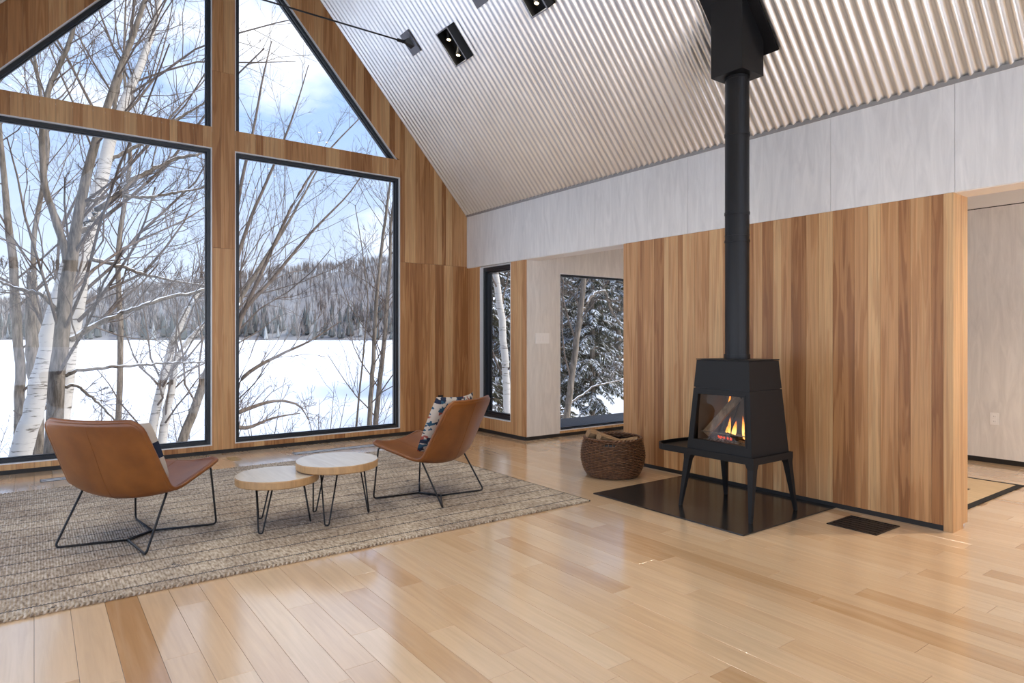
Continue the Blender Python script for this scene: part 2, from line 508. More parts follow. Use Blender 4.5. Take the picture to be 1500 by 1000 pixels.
# ------------------------------------------------------------------ floor
floor = struct(box('floor', (XL - 0.3, YB - 0.2, -0.25), (7.75, GY + 0.12, -0.012), M_BASE), 'pale maple strip floor')
BW = 0.131
def proj(x, y, z):
    s, c = math.sin(YAW), math.cos(YAW)
    fw = x * s + y * c; r = x * c - y * s
    return (CX + F_PX * r / fw, CY - F_PX * (z - H) / fw, fw) if fw > 0.05 else (1e9, 1e9, fw)
boards = []
brng = random.Random(3)
for n in range(-11, 58):
    x0 = n * BW
    y = YB - brng.random() * 0.9
    ymax = GY + 0.02 if x0 < XR else 6.03
    while y < ymax:
        ln = brng.choice([0.45, 0.7, 0.9, 1.1, 1.3, 1.6]) * (0.85 + 0.3 * brng.random())
        y1 = min(y + ln, ymax)
        a, b = max(y, YB), y1
        t = brng.random()
        t = 0.03 * brng.random() if t < 0.035 else (0.10 + 0.1 * t if t < 0.16 else 0.25 + 0.75 * brng.random())
        if b - a > 0.02: boards.append((x0, a, b, t))
        y = y1
def board_area(bd):
    x0, a, b, t = bd
    xm = x0 + BW / 2
    tot = 0
    for q in (0.1, 0.5, 0.9):
        u, v, fw = proj(xm, a + (b - a) * q, 0)
        if fw > 0.3 and -40 < u < 1540 and v < 1040:
            tot += (b - a) * BW / fw ** 3
    if x0 < 3.2 and a > 3.5 and b < 6.35: tot = 0
    return tot
boards.sort(key=board_area, reverse=True)
GAP = 0.0007
def board_geo(bd):
    x0, a, b, t = bd
    g = GAP; ch = 0.0004
    lo = (x0 + g, a + g, -0.012); hi = (x0 + BW - g, b - g, 0.0)
    V = [(lo[0], lo[1], lo[2]), (hi[0], lo[1], lo[2]), (hi[0], hi[1], lo[2]), (lo[0], hi[1], lo[2]),
         (lo[0], lo[1], -ch), (hi[0], lo[1], -ch), (hi[0], hi[1], -ch), (lo[0], hi[1], -ch),
         (lo[0] + ch, lo[1] + ch, 0), (hi[0] - ch, lo[1] + ch, 0), (hi[0] - ch, hi[1] - ch, 0), (lo[0] + ch, hi[1] - ch, 0)]
    F = [(0, 1, 5, 4), (1, 2, 6, 5), (2, 3, 7, 6), (3, 0, 4, 7), (4, 5, 9, 8), (5, 6, 10, 9), (6, 7, 11, 10), (7, 4, 8, 11), (8, 9, 10, 11)]
    return V, F
for bd in boards[:300]:
    mesh_obj('floor_board', *board_geo(bd), M_FLOOR, floor, tone=bd[3])
gg, tones = Geo(), []
for bd in boards[300:]:
    V, F = board_geo(bd); gg.add(V, F); tones += [bd[3]] * len(V)
tag(gg.obj('farther_boarding', M_FLOOR, floor, tone=tones), kind='stuff')

# ------------------------------------------------------------------ gable wall with its planks
prng = random.Random(21)
def strips(x0, x1, wmin=0.06, wmax=0.15):
    xs = [x0]
    while x1 - xs[-1] > wmax * 1.25: xs.append(xs[-1] + prng.uniform(wmin, wmax))
    if x1 - xs[-1] > wmax * 0.9: xs.append((xs[-1] + x1) / 2)
    return list(zip(xs, xs[1:] + [x1]))
PT = 0.018
def clip_plank(x0, x1, zlo, zhi, parent, face_y=GY, tone=None):
    """vertical board on a wall facing -Y; zlo/zhi are numbers or functions of x"""
    g = 0.0006
    x0 += g; x1 -= g
    fl = zlo if callable(zlo) else (lambda x: zlo)
    fh = zhi if callable(zhi) else (lambda x: zhi)
    poly = [(x0, fl(x0)), (x1, fl(x1)), (x1, fh(x1)), (x0, fh(x0))]
    if poly[3][1] - poly[0][1] < 0.004 and poly[2][1] - poly[1][1] < 0.004: return
    if poly[3][1] <= poly[0][1]: poly[3] = (x0, poly[0][1] + 0.001)
    if poly[2][1] <= poly[1][1]: poly[2] = (x1, poly[1][1] + 0.001)
    V, F = prism_y(poly, face_y, face_y + PT)
    mesh_obj('plank', V, F, M_CLAD_Z, parent, tone=prng.random() if tone is None else tone)

# the structural backing of the gable, a solid frame round the four openings
gw = Geo()
BY0, BY1 = GY + PT, GY + 0.16
def back(poly): gw.add(*prism_y(poly, BY0, BY1))
back([(XL - 0.2, -0.25), (XR + 0.24, -0.25), (XR + 0.24, WIN_B), (XL - 0.2, WIN_B)])
back([(XL - 0.2, WIN_B), (L0, WIN_B), (L0, UP_B), (XL - 0.2, UP_B)])
back([(L1, WIN_B), (R0, WIN_B), (R0, RIDGE), (XMID, RIDGE + 0.1), (L1, RIDGE)])
back([(R1, WIN_B), (XR + 0.24, WIN_B), (XR + 0.24, EAVE), (R1, ceil_z(R1) + 0.1)])
back([(L0, WIN_T), (L1, WIN_T), (L1, UP_B), (L0, UP_B)])
back([(R0, WIN_T), (R1, WIN_T), (R1, UP_B), (R0, UP_B)])
xh = (HYP - UP_B) / PITCH             # where the slanted edge meets the upper sill (right)
xhl = 2 * XMID - xh
back([(R0, hyp_z(R0)), (xh, UP_B), (R1, UP_B), (R1, ceil_z(R1) + 0.1), (R0, ceil_z(R0) + 0.1)])
back([(L1, hyp_z(L1)), (L1, ceil_z(L1) + 0.1), (XL - 0.2, EAVE - 0.1), (XL - 0.2, UP_B), (xhl, UP_B)])
wall_gable = struct(gw.obj('wall_gable', M_BASE), 'timber clad gable wall around four large windows')
BB = 0.04
for a, b in strips(R1, XR + 0.02):
    clip_plank(a, b, BB, 2.1445, wall_gable)
for a, b in strips(R1, XR + 0.0):
    clip_plank(a, b, 2.1465, lambda x: ceil_z(x) - 0.002, wall_gable)
for a, b in strips(R0, R1, 0.06, 0.17): clip_plank(a, b, WIN_T, UP_B, wall_gable)
for a, b in strips(L0, L1, 0.06, 0.17): clip_plank(a, b, WIN_T, UP_B, wall_gable)
for a, b in strips(R0, R1, 0.07, 0.14): clip_plank(a, b, lambda x: max(hyp_z(x), UP_B), lambda x: ceil_z(x) - 0.002, wall_gable)
for a, b in strips(L0, L1, 0.07, 0.14): clip_plank(a, b, lambda x: max(hyp_z(x), UP_B), lambda x: ceil_z(x) - 0.002, wall_gable)
for z0, z1, cut in ((BB, 2.150, [L1, L1 + 0.225 * 0.93, R0]), (2.152, 3.995, [L1, L1 + 0.085, R0]), (3.997, RIDGE - 0.15, [L1, L1 + 0.11, R0])):
    for a, b in zip(cut, cut[1:]): clip_plank(a, b, z0, z1, wall_gable, tone=0.25 + 0.5 * prng.random())
for a, b in strips(R0, R1): clip_plank(a, b, BB, WIN_B, wall_gable)
for a, b in strips(L0, L1): clip_plank(a, b, BB, WIN_B, wall_gable)
for a, b in strips(XL, L0): clip_plank(a, b, BB, lambda x: ceil_z(x) - 0.002, wall_gable)
struct(box('baseboard_gable', (XL, GY + 0.006, 0.0), (XR + 0.02, GY + PT, BB), M_BASE))

# windows of the gable: pale reveal, dark frame, dimming pane
def window(name, poly, y_face, label, lip=0.030, depth=0.09, fw=0.045, pane_mat=M_GLASS):
    """poly: XZ polygon counter-clockwise seen from -Y"""
    root = struct(empty(name, (sum(p[0] for p in poly) / len(poly), y_face, min(p[1] for p in poly))), label)
    ox, oy, oz = root.location
    n = len(poly)
    cx = sum(p[0] for p in poly) / n; cz = sum(p[1] for p in poly) / n
    def inset(d):
        out = []
        for i in range(n):
            p0, p1, p2 = Vector(poly[i - 1]), Vector(poly[i]), Vector(poly[(i + 1) % n])
            e1, e2 = (p1 - p0).normalized(), (p2 - p1).normalized()
            n1, n2 = Vector((-e1.y, e1.x)), Vector((-e2.y, e2.x))
            k = 1 + n1.dot(n2)
            q = p1 + (n1 + n2) * (d / k)
            out.append((q.x, q.y))
        return out
    def ring(a, b, y0, y1):
        V, F = [], []
        for P, y in ((a, y0), (b, y0), (b, y1), (a, y1)): V += [(x - ox, y - oy, z - oz) for x, z in P]
        for i in range(n):
            j = (i + 1) % n
            for q in range(4):
                r = (q + 1) % 4
                F.append((q * n + i, q * n + j, r * n + j, r * n + i))
        return V, F
    mesh_obj('reveal', *ring(inset(-0.001), inset(0.010), y_face + 0.0005, y_face + lip), M_REVEAL, root)
    mesh_obj('frame', *ring(inset(-0.001), inset(fw), y_face + lip, y_face + lip + depth), M_FRAME, root)
    mesh_obj('glazing_bead', *ring(inset(fw), inset(fw + 0.010), y_face + lip + 0.03, y_face + lip + 0.06), M_FRAME, root)
    P = inset(fw + 0.002)
    y0 = y_face + lip + 0.042
    mesh_obj('pane', [(x - ox, y0 - oy, z - oz) for x, z in P], [tuple(range(n))], pane_mat, root)
    return root
window('window_1', [(L0, WIN_B), (L1, WIN_B), (L1, WIN_T), (L0, WIN_T)], GY, 'tall lower gable window beside the centre post, behind the birch trunks')
window('window_2', [(R0, WIN_B), (R1, WIN_B), (R1, WIN_T), (R0, WIN_T)], GY, 'tall lower gable window facing the hill across the lake')
DB = 0.05
window('window_3', [(xhl - DB / PITCH, UP_B - DB), (L1, UP_B - DB), (L1, hyp_z(L1))], GY, 'triangular upper gable window full of bare crowns')
window('window_4', [(R0, UP_B - DB), (xh + DB / PITCH, UP_B - DB), (R0, hyp_z(R0))], GY, 'triangular upper gable window with mostly open sky')

# ------------------------------------------------------------------ corrugated ceiling
def corrugated_slope(name, xa, xb, y0, y1, parent=None):
    pitch = 0.0677; amp = 0.0125; per = 10
    n = int((y1 - y0) / pitch * per)
    nx, nz = PITCH, 1.0
    ln = math.hypot(nx, nz); nx /= ln; nz /= ln
    if xa < XMID: nx = -nx
    ys = np.linspace(y0, y1, n + 1)
    ph = 2 * np.pi * (ys - y0) / pitch
    off = amp * np.sin(ph)
    off = np.sign(off) * np.abs(off / amp) ** 0.8 * amp + amp
    V = []
    for x in (xa, xb):
        z = ceil_z(x)
        V += [(x + nx * o, y, z + nz * o) for y, o in zip(ys, off)]
    m = n + 1
    F = [(i, i + 1, m + i + 1, m + i) for i in range(n)]
    return mesh_obj(name, V, F, M_CORR, parent, smooth=True)
ceiling = struct(corrugated_slope('ceiling', XR + 0.05, XMID, YB, GY), 'corrugated galvanised steel ceiling slope')
corrugated_slope('corrugated_sheet', XMID - 0.0001, XL - 0.05, YB, GY, ceiling)
# roof build-up above the sheets keeps the daylight out
V = [(XR + 0.5, YB - 0.2, EAVE - 0.35), (XMID, YB - 0.2, RIDGE + 0.12), (XL - 0.5, YB - 0.2, EAVE - 0.35), (XL - 0.5, YB - 0.2, EAVE - 0.1), (XMID, YB - 0.2, RIDGE + 0.40), (XR + 0.5, YB - 0.2, EAVE - 0.1)]
V2 = [(x, GY + 0.3, z) for x, y, z in V]
struct(mesh_obj('roof_slab', V + V2, [(0, 1, 2, 3, 4, 5)[::-1], (6, 7, 8, 9, 10, 11), (0, 1, 7, 6), (1, 2, 8, 7), (2, 3, 9, 8), (3, 4, 10, 9), (4, 5, 11, 10), (5, 0, 6, 11)], M_BASE), 'dark roof above the steel ceiling')

# ------------------------------------------------------------------ white plywood fascia above the partition
wall_right = struct(box('wall_right', (XR + 0.012, YB, 2.132), (XR + 0.215, GY, 2.95), M_BASE), 'whitewashed plywood fascia under the steel ceiling')
cuts = [YB, -1.26, -0.04, 1.18, 1.617, 2.40, 3.67, 4.84, 6.014, GY]
for a, b in zip(cuts, cuts[1:]):
    box('plywood_panel', (XR, a + 0.0012, 2.128), (XR + 0.012, b - 0.0012, EAVE - 0.004), M_PLY, wall_right)
box('soffit_panel', (XR + 0.012, YB, 2.125), (XR + 0.215, GY, 2.132), M_WHITE, wall_right)
box('hall_side_panel', (XR + 0.215, YB, 2.125), (XR + 0.222, GY, 2.80), M_WHITE, wall_right)
struct(box('trim_1', (XR - 0.012, YB, EAVE - 0.004), (XR + 0.03, GY, EAVE + 0.024), M_TRIM_GREY), 'grey steel strip along the foot of the ceiling')

# ------------------------------------------------------------------ partition clad with vertical planks
PY0, PY1, PX1 = 1.625, 4.44, XR + 0.235
wall_part = struct(box('wall_partition', (XR + PT, PY0 + 0.02, 0.0), (PX1 - PT, PY1 - 0.02, 2.124), M_BASE), 'free standing partition clad in vertical timber planks')
ys = [PY0 + 0.055]
while PY1 - ys[-1] > 0.19: ys.append(ys[-1] + prng.uniform(0.05, 0.16))
ys.append(PY1)
last = 0.5
for a, b in zip(ys, ys[1:]):
    t = prng.random()
    while abs(t - last) < 0.22: t = prng.random()
    last = t
    box('plank', (XR, a + 0.0006, 0.035), (XR + PT, b - 0.0006, 2.127), M_CLAD_Z, wall_part, tone=t)
box('corner_plank', (XR, PY0, 0.0), (XR + 0.055, PY0 + 0.0545, 2.127), M_CLAD_Z, wall_part, tone=0.9)
xs = [XR + 0.0555, XR + 0.12, XR + 0.165, PX1]
for i, (a, b) in enumerate(zip(xs, xs[1:])):
    box('end_plank', (a + 0.0005, PY0 + 0.002, 0.03 if i == 2 else 0.0), (b - 0.0005, PY0 + 0.02, 2.127), M_CLAD_Z, wall_part, tone=(0.95, 0.7, 0.88)[i])
box('far_end_plank', (XR + PT + 0.001, PY1 - 0.02, 0.0), (PX1, PY1, 2.127), M_CLAD_Z, wall_part, tone=0.6)
box('rear_lining', (PX1 - PT, PY0 + 0.02, 0.0), (PX1, PY1 - 0.02, 2.124), M_PLY, wall_part)
struct(box('baseboard_partition', (XR + 0.006, PY0 + 0.056, 0.0), (XR + PT - 0.0005, PY1, 0.0345), M_BASE))

# ------------------------------------------------------------------ corner return with the narrow window, and the wing beyond
NX, WY = 4.64, 6.03
NW0, NW1, NWB, NWT = 6.325, 6.998, 0.19, 2.115
wn_ = Geo()
wn_.box((NX + PT, NW1, -0.2), (NX + 0.2, GY + 0.16, 2.13)).box((NX + PT, WY + 0.02, -0.2), (NX + 0.2, NW0, 2.13)).box((NX + PT, NW0, -0.2), (NX + 0.2, NW1, NWB))
wall_nook = struct(wn_.obj('wall_nook', M_BASE), 'short timber clad return wall with a narrow window')
def plank_x(a, b, z0, z1, parent, x=NX):
    box('plank', (x, a + 0.0006, z0), (x + PT, b - 0.0006, z1), M_CLAD_Z, parent, tone=0.35 + 0.6 * prng.random())
for a, b in ((NW1, 7.09), (7.09, 7.175), (7.175, GY)): plank_x(a, b, 0.045, 2.128, wall_nook)
for a, b in ((WY, 6.105), (6.105, 6.20), (6.20, NW0)): plank_x(a, b, 0.045, 2.128, wall_nook)
for a, b in zip([NW0, 6.43, 6.55, 6.64, 6.77, 6.88], [6.43, 6.55, 6.64, 6.77, 6.88, NW1]): plank_x(a, b, 0.045, NWB, wall_nook)
struct(box('baseboard_nook', (NX + 0.006, WY + 0.012, 0.0), (NX + PT - 0.0005, GY, 0.0445), M_BASE))
# narrow window: built like the others but facing -X
def window_x(name, y0, y1, z0, z1, xf, label):
    root = struct(empty(name, (xf, (y0 + y1) / 2, z0)), label)
    def ring(i0, i1, xa, xb):
        V, F = [], []
        a = [(y0 + i0, z0 + i0), (y1 - i0, z0 + i0), (y1 - i0, z1 - i0), (y0 + i0, z1 - i0)]
        b = [(y0 + i1, z0 + i1), (y1 - i1, z0 + i1), (y1 - i1, z1 - i1), (y0 + i1, z1 - i1)]
        for P, x in ((a, xa), (b, xa), (b, xb), (a, xb)): V += [(x - xf, y - (y0 + y1) / 2, z - z0) for y, z in P]
        for i in range(4):
            for q in range(4):
                j, r = (i + 1) % 4, (q + 1) % 4
                F.append((q * 4 + i, r * 4 + i, r * 4 + j, q * 4 + j))
        return V, F
    mesh_obj('reveal', *ring(-0.001, 0.008, xf - 0.001, xf + 0.05), M_REVEAL, root)
    mesh_obj('frame', *ring(-0.001, 0.055, xf + 0.05, xf + 0.13), M_FRAME, root)
    mesh_obj('sash', *ring(0.055, 0.078, xf + 0.07, xf + 0.115), M_FRAME, root)
    g = Geo(); g.box((0.055, y1 - 0.035 - (y0 + y1) / 2, 0.62), (0.068, y1 - 0.02 - (y0 + y1) / 2, 0.78))
    g.obj('latch', M_BLACK, root)
    k = 0.07
    mesh_obj('pane', [(0.095, y - (y0 + y1) / 2, z - z0) for y, z in ((y0 + k, z0 + k), (y1 - k, z0 + k), (y1 - k, z1 - k), (y0 + k, z1 - k))], [(0, 1, 2, 3)], M_GLASS, root)
window_x('window_5', NW0, NW1, NWB, NWT, NX, 'narrow black framed window in the timber return, leaning birch outside')

WW0, WW1, WWB, WWT = 5.168, 7.10, 0.068, 1.998
HX = 7.47
g = Geo()
g.box((NX + 0.02, WY + 0.012, -0.2), (WW0, WY + 0.2, 2.8)).box((WW1, WY + 0.012, -0.2), (HX + 0.2, WY + 0.2, 2.8))
g.box((WW0, WY + 0.012, WWT), (WW1, WY + 0.2, 2.8)).box((WW0, WY + 0.012, -0.2), (WW1, WY + 0.085, WWB))
wall_wing = struct(g.obj('wall_wing', M_PLY), 'whitewashed wall of the side wing with a large window')
box('plywood_panel', (NX + 0.0185, WY, 0.042), (WW0, WY + 0.012, 2.8), M_PLY, wall_wing)
box('plywood_panel', (WW0, WY, WWT), (WW1, WY + 0.012, 2.8), M_PLY, wall_wing)
box('plywood_panel', (WW1, WY, 0.042), (HX, WY + 0.012, 2.8), M_PLY, wall_wing)
box('sill_board', (WW0, WY - 0.01, 0.042), (WW1, WY + 0.012, WWB), M_CLAD_Z, wall_wing, tone=0.85)
struct(box('baseboard_wing', (NX + 0.019, WY + 0.004, 0.0), (HX, WY + 0.0118, 0.0415), M_BASE))
window('window_6', [(WW0, WWB), (WW1, WWB), (WW1, WWT), (WW0, WWT)], WY, 'wide wing window looking into snowy hemlocks', lip=0.025, depth=0.045, fw=0.022)
# hall side of the wing
wall_hall = struct(box('wall_hall', (HX + 0.012, YB, -0.2), (HX + 0.2, WY + 0.2, 2.8), M_BASE), 'whitewashed hall wall seen past the end of the partition')
for a, b in ((YB, 0.2), (0.2, 1.42), (1.42, 2.64), (2.64, 3.86), (3.86, 5.08), (5.08, WY)):
    box('plywood_panel', (HX, a + 0.001, 0.05), (HX + 0.012, b - 0.001, 2.476), M_PLY, wall_hall)
box('upper_panel', (HX, YB, 2.486), (HX + 0.012, WY, 2.8), M_WHITE, wall_hall)
struct(box('baseboard_hall', (HX + 0.003, YB, 0.0), (HX + 0.0118, WY, 0.05), M_BASE))
struct(box('ceiling_wing', (XR + 0.222, YB, 2.8), (HX + 0.2, WY + 0.2, 2.95), M_WHITE), 'flat white ceiling of the wing')

# ------------------------------------------------------------------ unseen rear and side of the room, windows added to let daylight in
g = Geo()
SB, ST = 0.10, 2.10
g.box((XL - 0.2, YB, -0.2), (XL, GY, SB)).box((XL - 0.2, YB, ST), (XL, GY, EAVE + 0.1))
piers = [YB, -3.2, -1.35, -1.1, 0.75, 1.0, 2.85, 3.1, 4.95, 5.2, 6.95, GY]
for a, b in zip(piers[::2], piers[1::2]): g.box((XL - 0.2, a, SB), (XL, b, ST))
wl_ = struct(g.obj('wall_left', M_PLY), 'unseen side wall with a row of low windows added for daylight')
for a, b in zip(piers[1:-1:2], piers[2::2]):
    mesh_obj('pane', [(XL - 0.1, a, SB), (XL - 0.1, b, SB), (XL - 0.1, b, ST), (XL - 0.1, a, ST)], [(0, 1, 2, 3)], M_GLASS_CLEAR, wl_)
g = Geo()
g.add(*prism_y([(XL - 0.2, -0.2), (HX + 0.2, -0.2), (HX + 0.2, 0.12), (XL - 0.2, 0.12)], YB - 0.2, YB))
g.add(*prism_y([(XL - 0.2, 2.75), (HX + 0.2, 2.75), (HX + 0.2, 3.0), (XL - 0.2, 3.0)], YB - 0.2, YB))
g.add(*prism_y([(XMID - 0.12, 3.0), (XMID + 0.12, 3.0), (XMID + 0.12, RIDGE), (XMID - 0.12, RIDGE)], YB - 0.2, YB))
g.add(*prism_y([(XR + 0.3, 3.0), (XMID, RIDGE + 0.3), (XMID, RIDGE - 0.5), (XR - 0.55, 3.0)], YB - 0.2, YB))
g.add(*prism_y([(XL - 0.3, 3.0), (XL + 0.55, 3.0), (XMID, RIDGE - 0.5), (XMID, RIDGE + 0.3)], YB - 0.2, YB))
for a, b in ((XL - 0.2, -0.9), (1.45, 1.75), (4.1, 5.2), (7.2, HX + 0.2)):
    g.add(*prism_y([(a, 0.12), (b, 0.12), (b, 2.75), (a, 2.75)], YB - 0.2, YB))
wr_ = struct(g.obj('wall_rear', M_PLY), 'unseen rear wall with tall windows added for daylight')
for a, b in ((-0.9, 1.45), (1.75, 4.1), (5.2, 7.2)):
    mesh_obj('pane', [(a, YB - 0.1, 0.12), (b, YB - 0.1, 0.12), (b, YB - 0.1, 2.75), (a, YB - 0.1, 2.75)], [(0, 1, 2, 3)], M_GLASS_CLEAR, wr_)
for a, b, c in ((XMID + 0.12, XR - 0.5, 1), (XMID - 0.12, XL + 0.5, -1)):
    mesh_obj('pane', [(a, YB - 0.1, 3.0), (b, YB - 0.1, 3.0), (a, YB - 0.1, RIDGE - 0.5)], [(0, 1, 2)], M_GLASS_CLEAR, wr_)
# ------------------------------------------------------------------ stove on its hearth
hearth_o = tag(box('hearth_slab', (3.505, 2.362, 0.0005), (4.618, 3.69, 0.009), M_HEARTH, bevel=0.0015), 'polished black stone hearth slab under the stove', 'hearth')
SX, SY, HZ = 4.03, 2.767, 0.009
stove = tag(empty('wood_stove', (SX, SY, HZ)), 'black steel wood stove on four tapered legs with fire behind glass', 'stove')
def frustum(z0, ax0, ay0, z1, ax1, ay1):
    V = [(-ax0, -ay0, z0), (ax0, -ay0, z0), (ax0, ay0, z0), (-ax0, ay0, z0), (-ax1, -ay1, z1), (ax1, -ay1, z1), (ax1, ay1, z1), (-ax1, ay1, z1)]
    return V, list(BOXF)
def half(z):      # body half sizes at a height above the floor
    t = (z - 0.42) / (1.067 - 0.42)
    return 0.222 + (0.177 - 0.222) * t, 0.262 + (0.212 - 0.262) * t
zb, zs, zt = 0.415, 0.861, 1.058
z_ = lambda z: z - HZ
# upper hood
h0, h1 = half(zs + 0.004), half(zt)
mesh_obj('hood', *frustum(z_(zs + 0.004), *h0, z_(zt), *h1), M_STOVE, stove)
h2 = half(zs)
mesh_obj('shadow_gap', *frustum(z_(zs - 0.004), h2[0] - 0.008, h2[1] - 0.008, z_(zs + 0.005), h2[0] - 0.008, h2[1] - 0.008), M_BASE, stove)
ht = half(1.067)
mesh_obj('top_plate', *frustum(z_(zt + 0.003), ht[0] + 0.004, ht[1] + 0.004, z_(1.067), ht[0] + 0.004, ht[1] + 0.004), M_STOVE, stove)
# firebox shell with an open front (front faces -X)
zs0 = zs - 0.003
a0, a1 = half(zb), half(zs0)
def body_pt(sx, sy, z, inset=0.0):
    ax, ay = half(z); return (sx * (ax - inset), sy * (ay - inset), z_(z))
wz0, wz1 = 0.495, 0.818
def front_pt(y, z): return (-half(z)[0], y, z_(z))
wy = lambda z: half(z)[1] - 0.045
g = Geo()
# front frame: four quads round the opening
o_ = [front_pt(-half(zb)[1], zb), front_pt(half(zb)[1], zb), front_pt(half(zs0)[1], zs0), front_pt(-half(zs0)[1], zs0)]
i_ = [front_pt(-wy(wz0), wz0), front_pt(wy(wz0), wz0), front_pt(wy(wz1), wz1), front_pt(-wy(wz1), wz1)]
i2 = [(x + 0.03, y, z) for x, y, z in i_]
V = o_ + i_ + i2
F = []
for k in range(4):
    l = (k + 1) % 4
    F += [(k, l, 4 + l, 4 + k), (4 + k, 4 + l, 8 + l, 8 + k)]
g.add(V, F)
B = [body_pt(-1, -1, zb), body_pt(1, -1, zb), body_pt(1, 1, zb), body_pt(-1, 1, zb), body_pt(-1, -1, zs0), body_pt(1, -1, zs0), body_pt(1, 1, zs0), body_pt(-1, 1, zs0)]
g.add(B, [(0, 3, 2, 1), (4, 5, 6, 7), (0, 1, 5, 4), (1, 2, 6, 5), (2, 3, 7, 6)])
g.obj('body', M_STOVE, stove)
# door frame slightly proud with its glass
g = Geo()
d_o = [front_pt(-wy(wz0) - 0.012, wz0 - 0.012), front_pt(wy(wz0) + 0.012, wz0 - 0.012), front_pt(wy(wz1) + 0.012, wz1 + 0.012), front_pt(-wy(wz1) - 0.012, wz1 + 0.012)]
door = mesh_obj('door', [(x - 0.003, y, z) for x, y, z in d_o] + [(x - 0.003, y, z) for x, y, z in i_] + [(x + 0.002, y, z) for x, y, z in d_o],
                [f for k in range(4) for f in ((k, (k + 1) % 4, 4 + (k + 1) % 4, 4 + k), (8 + k, 8 + (k + 1) % 4, (k + 1) % 4, k))], M_STOVE, stove)
mesh_obj('door_glass', [(x + 0.010, y, z) for x, y, z in i_], [(0, 1, 2, 3)], M_GLASS_STOVE, door)
# firebox lining
fx0, fx1, fy = -0.175, 0.165, 0.205
fl = Geo()
V = [(fx0, -fy, z_(0.475)), (fx1, -fy, z_(0.475)), (fx1, fy, z_(0.475)), (fx0, fy, z_(0.475)), (fx0 + 0.01, -fy + 0.01, z_(0.845)), (fx1 - 0.01, -fy + 0.01, z_(0.845)), (fx1 - 0.01, fy - 0.01, z_(0.845)), (fx0 + 0.01, fy - 0.01, z_(0.845))]
fl.add(V, [(0, 1, 2, 3), (4, 7, 6, 5), (0, 4, 5, 1), (1, 5, 6, 2), (2, 6, 7, 3)])
fl.obj('firebox_lining', M_STOVE_IN, stove)
mesh_obj('log_guard', *tube_geo([(fx0 + 0.012, -fy + 0.02, z_(0.548)), (fx0 + 0.012, fy - 0.02, z_(0.548))], 0.004, 6), M_STOVE_IN, stove)
# tray bench with a rounded end, running past the body towards the basket
tx, y_near, y_far = 0.236, -0.285, 0.585
outline = [(-tx, y_near), (tx, y_near)]
R_ = 0.13
for cx_, a_s in ((tx - R_, 0), (-tx + R_, 90)):
    for k in range(9):
        a = math.radians(a_s + 90 * k / 8)
        outline.append((cx_ + R_ * math.cos(a), y_far - R_ + R_ * math.sin(a)))
def slab(outl, z0, z1):
    n = len(outl)
    return [(x, y, z0) for x, y in outl] + [(x, y, z1) for x, y in outl], [tuple(range(n - 1, -1, -1)), tuple(range(n, 2 * n))] + [(i, (i + 1) % n, n + (i + 1) % n, n + i) for i in range(n)]
tray = mesh_obj('tray', *slab(outline, z_(0.378), z_(0.400)), M_STOVE, stove)
n = len(outline)
inn = [(x * 0.975, y_near + 0.004 + (y - y_near) * 0.985) for x, y in outline]
V = [(x, y, z) for z, P in ((z_(0.400), outline), (z_(0.424), outline), (z_(0.424), inn), (z_(0.400), inn)) for x, y in P]
F = [(q * n + i, q * n + (i + 1) % n, (q + 1) * n + (i + 1) % n, (q + 1) * n + i) for q in range(3) for i in range(n)]
mesh_obj('tray_lip', V, F, M_STOVE, tray)
for sx in (-1, 1):
    for sy in (-1, 1):
        ft = (sx * 0.268, sy * 0.285, 0.0); tp = (sx * 0.205, sy * 0.252, z_(0.379))
        def sq(c, w, z): return [(c[0] - w, c[1] - w, z), (c[0] + w, c[1] - w, z), (c[0] + w, c[1] + w, z), (c[0] - w, c[1] + w, z)]
        V = sq(ft, 0.010, 0.0) + sq((tp[0] * 1.03, tp[1] * 1.03), 0.023, z_(0.345)) + sq(tp, 0.031, z_(0.379))
        F = [(3, 2, 1, 0), (8, 9, 10, 11)] + [(q + i, q + (i + 1) % 4, q + 4 + (i + 1) % 4, q + 4 + i) for q in (0, 4) for i in range(4)]
        mesh_obj('leg', V, F, M_STOVE, stove)
# logs and flames inside
def log_geo(p0, p1, r, sides=7, seed=0):
    rr = random.Random(seed)
    P0, P1 = Vector(p0), Vector(p1)
    t = (P1 - P0).normalized(); nv = t.orthogonal().normalized(); bv = t.cross(nv)
    rad = [r * rr.uniform(0.65, 1.1) for _ in range(sides)]
    V = []
    for P in (P0, P0.lerp(P1, 0.5), P1):
        for k in range(sides):
            a = 2 * math.pi * k / sides
            V.append(tuple(P + (nv * math.cos(a) + bv * math.sin(a)) * rad[k] * rr.uniform(0.95, 1.05)))
    F = [tuple(range(sides - 1, -1, -1)), tuple(2 * sides + k for k in range(sides))]
    F += [(q * sides + k, q * sides + (k + 1) % sides, (q + 1) * sides + (k + 1) % sides, (q + 1) * sides + k) for q in (0, 1) for k in range(sides)]
    return V, F
M_CHAR = wood('charred_log', [(0.0, (0.05, 0.035, 0.025)), (1.0, (0.34, 0.24, 0.15))], 'Z', 0.5, rough=0.9, grain=(40, 6), bump=0.4)
def P(x, y, z): return (SX + x, SY + y, z)
tag(mesh_obj('fire_log', *log_geo(P(-0.13, 0.17, 0.525), P(0.05, 0.02, 0.79), 0.034, seed=1), M_CHAR, tone=0.9), 'pale split log leaning upright inside the stove', 'log', 'logs in the fire')
tag(mesh_obj('fire_log', *log_geo(P(0.05, 0.14, 0.515), P(0.09, 0.06, 0.80), 0.036, seed=2), M_CHAR, tone=0.1), 'charred log leaning at the back of the stove', 'log', 'logs in the fire')
tag(mesh_obj('fire_log', *log_geo(P(0.0, -0.16, 0.511), P(0.03, 0.11, 0.516), 0.03, seed=3), M_CHAR, tone=0.3), 'charred log lying flat on the ash bed in the stove', 'log', 'logs in the fire')
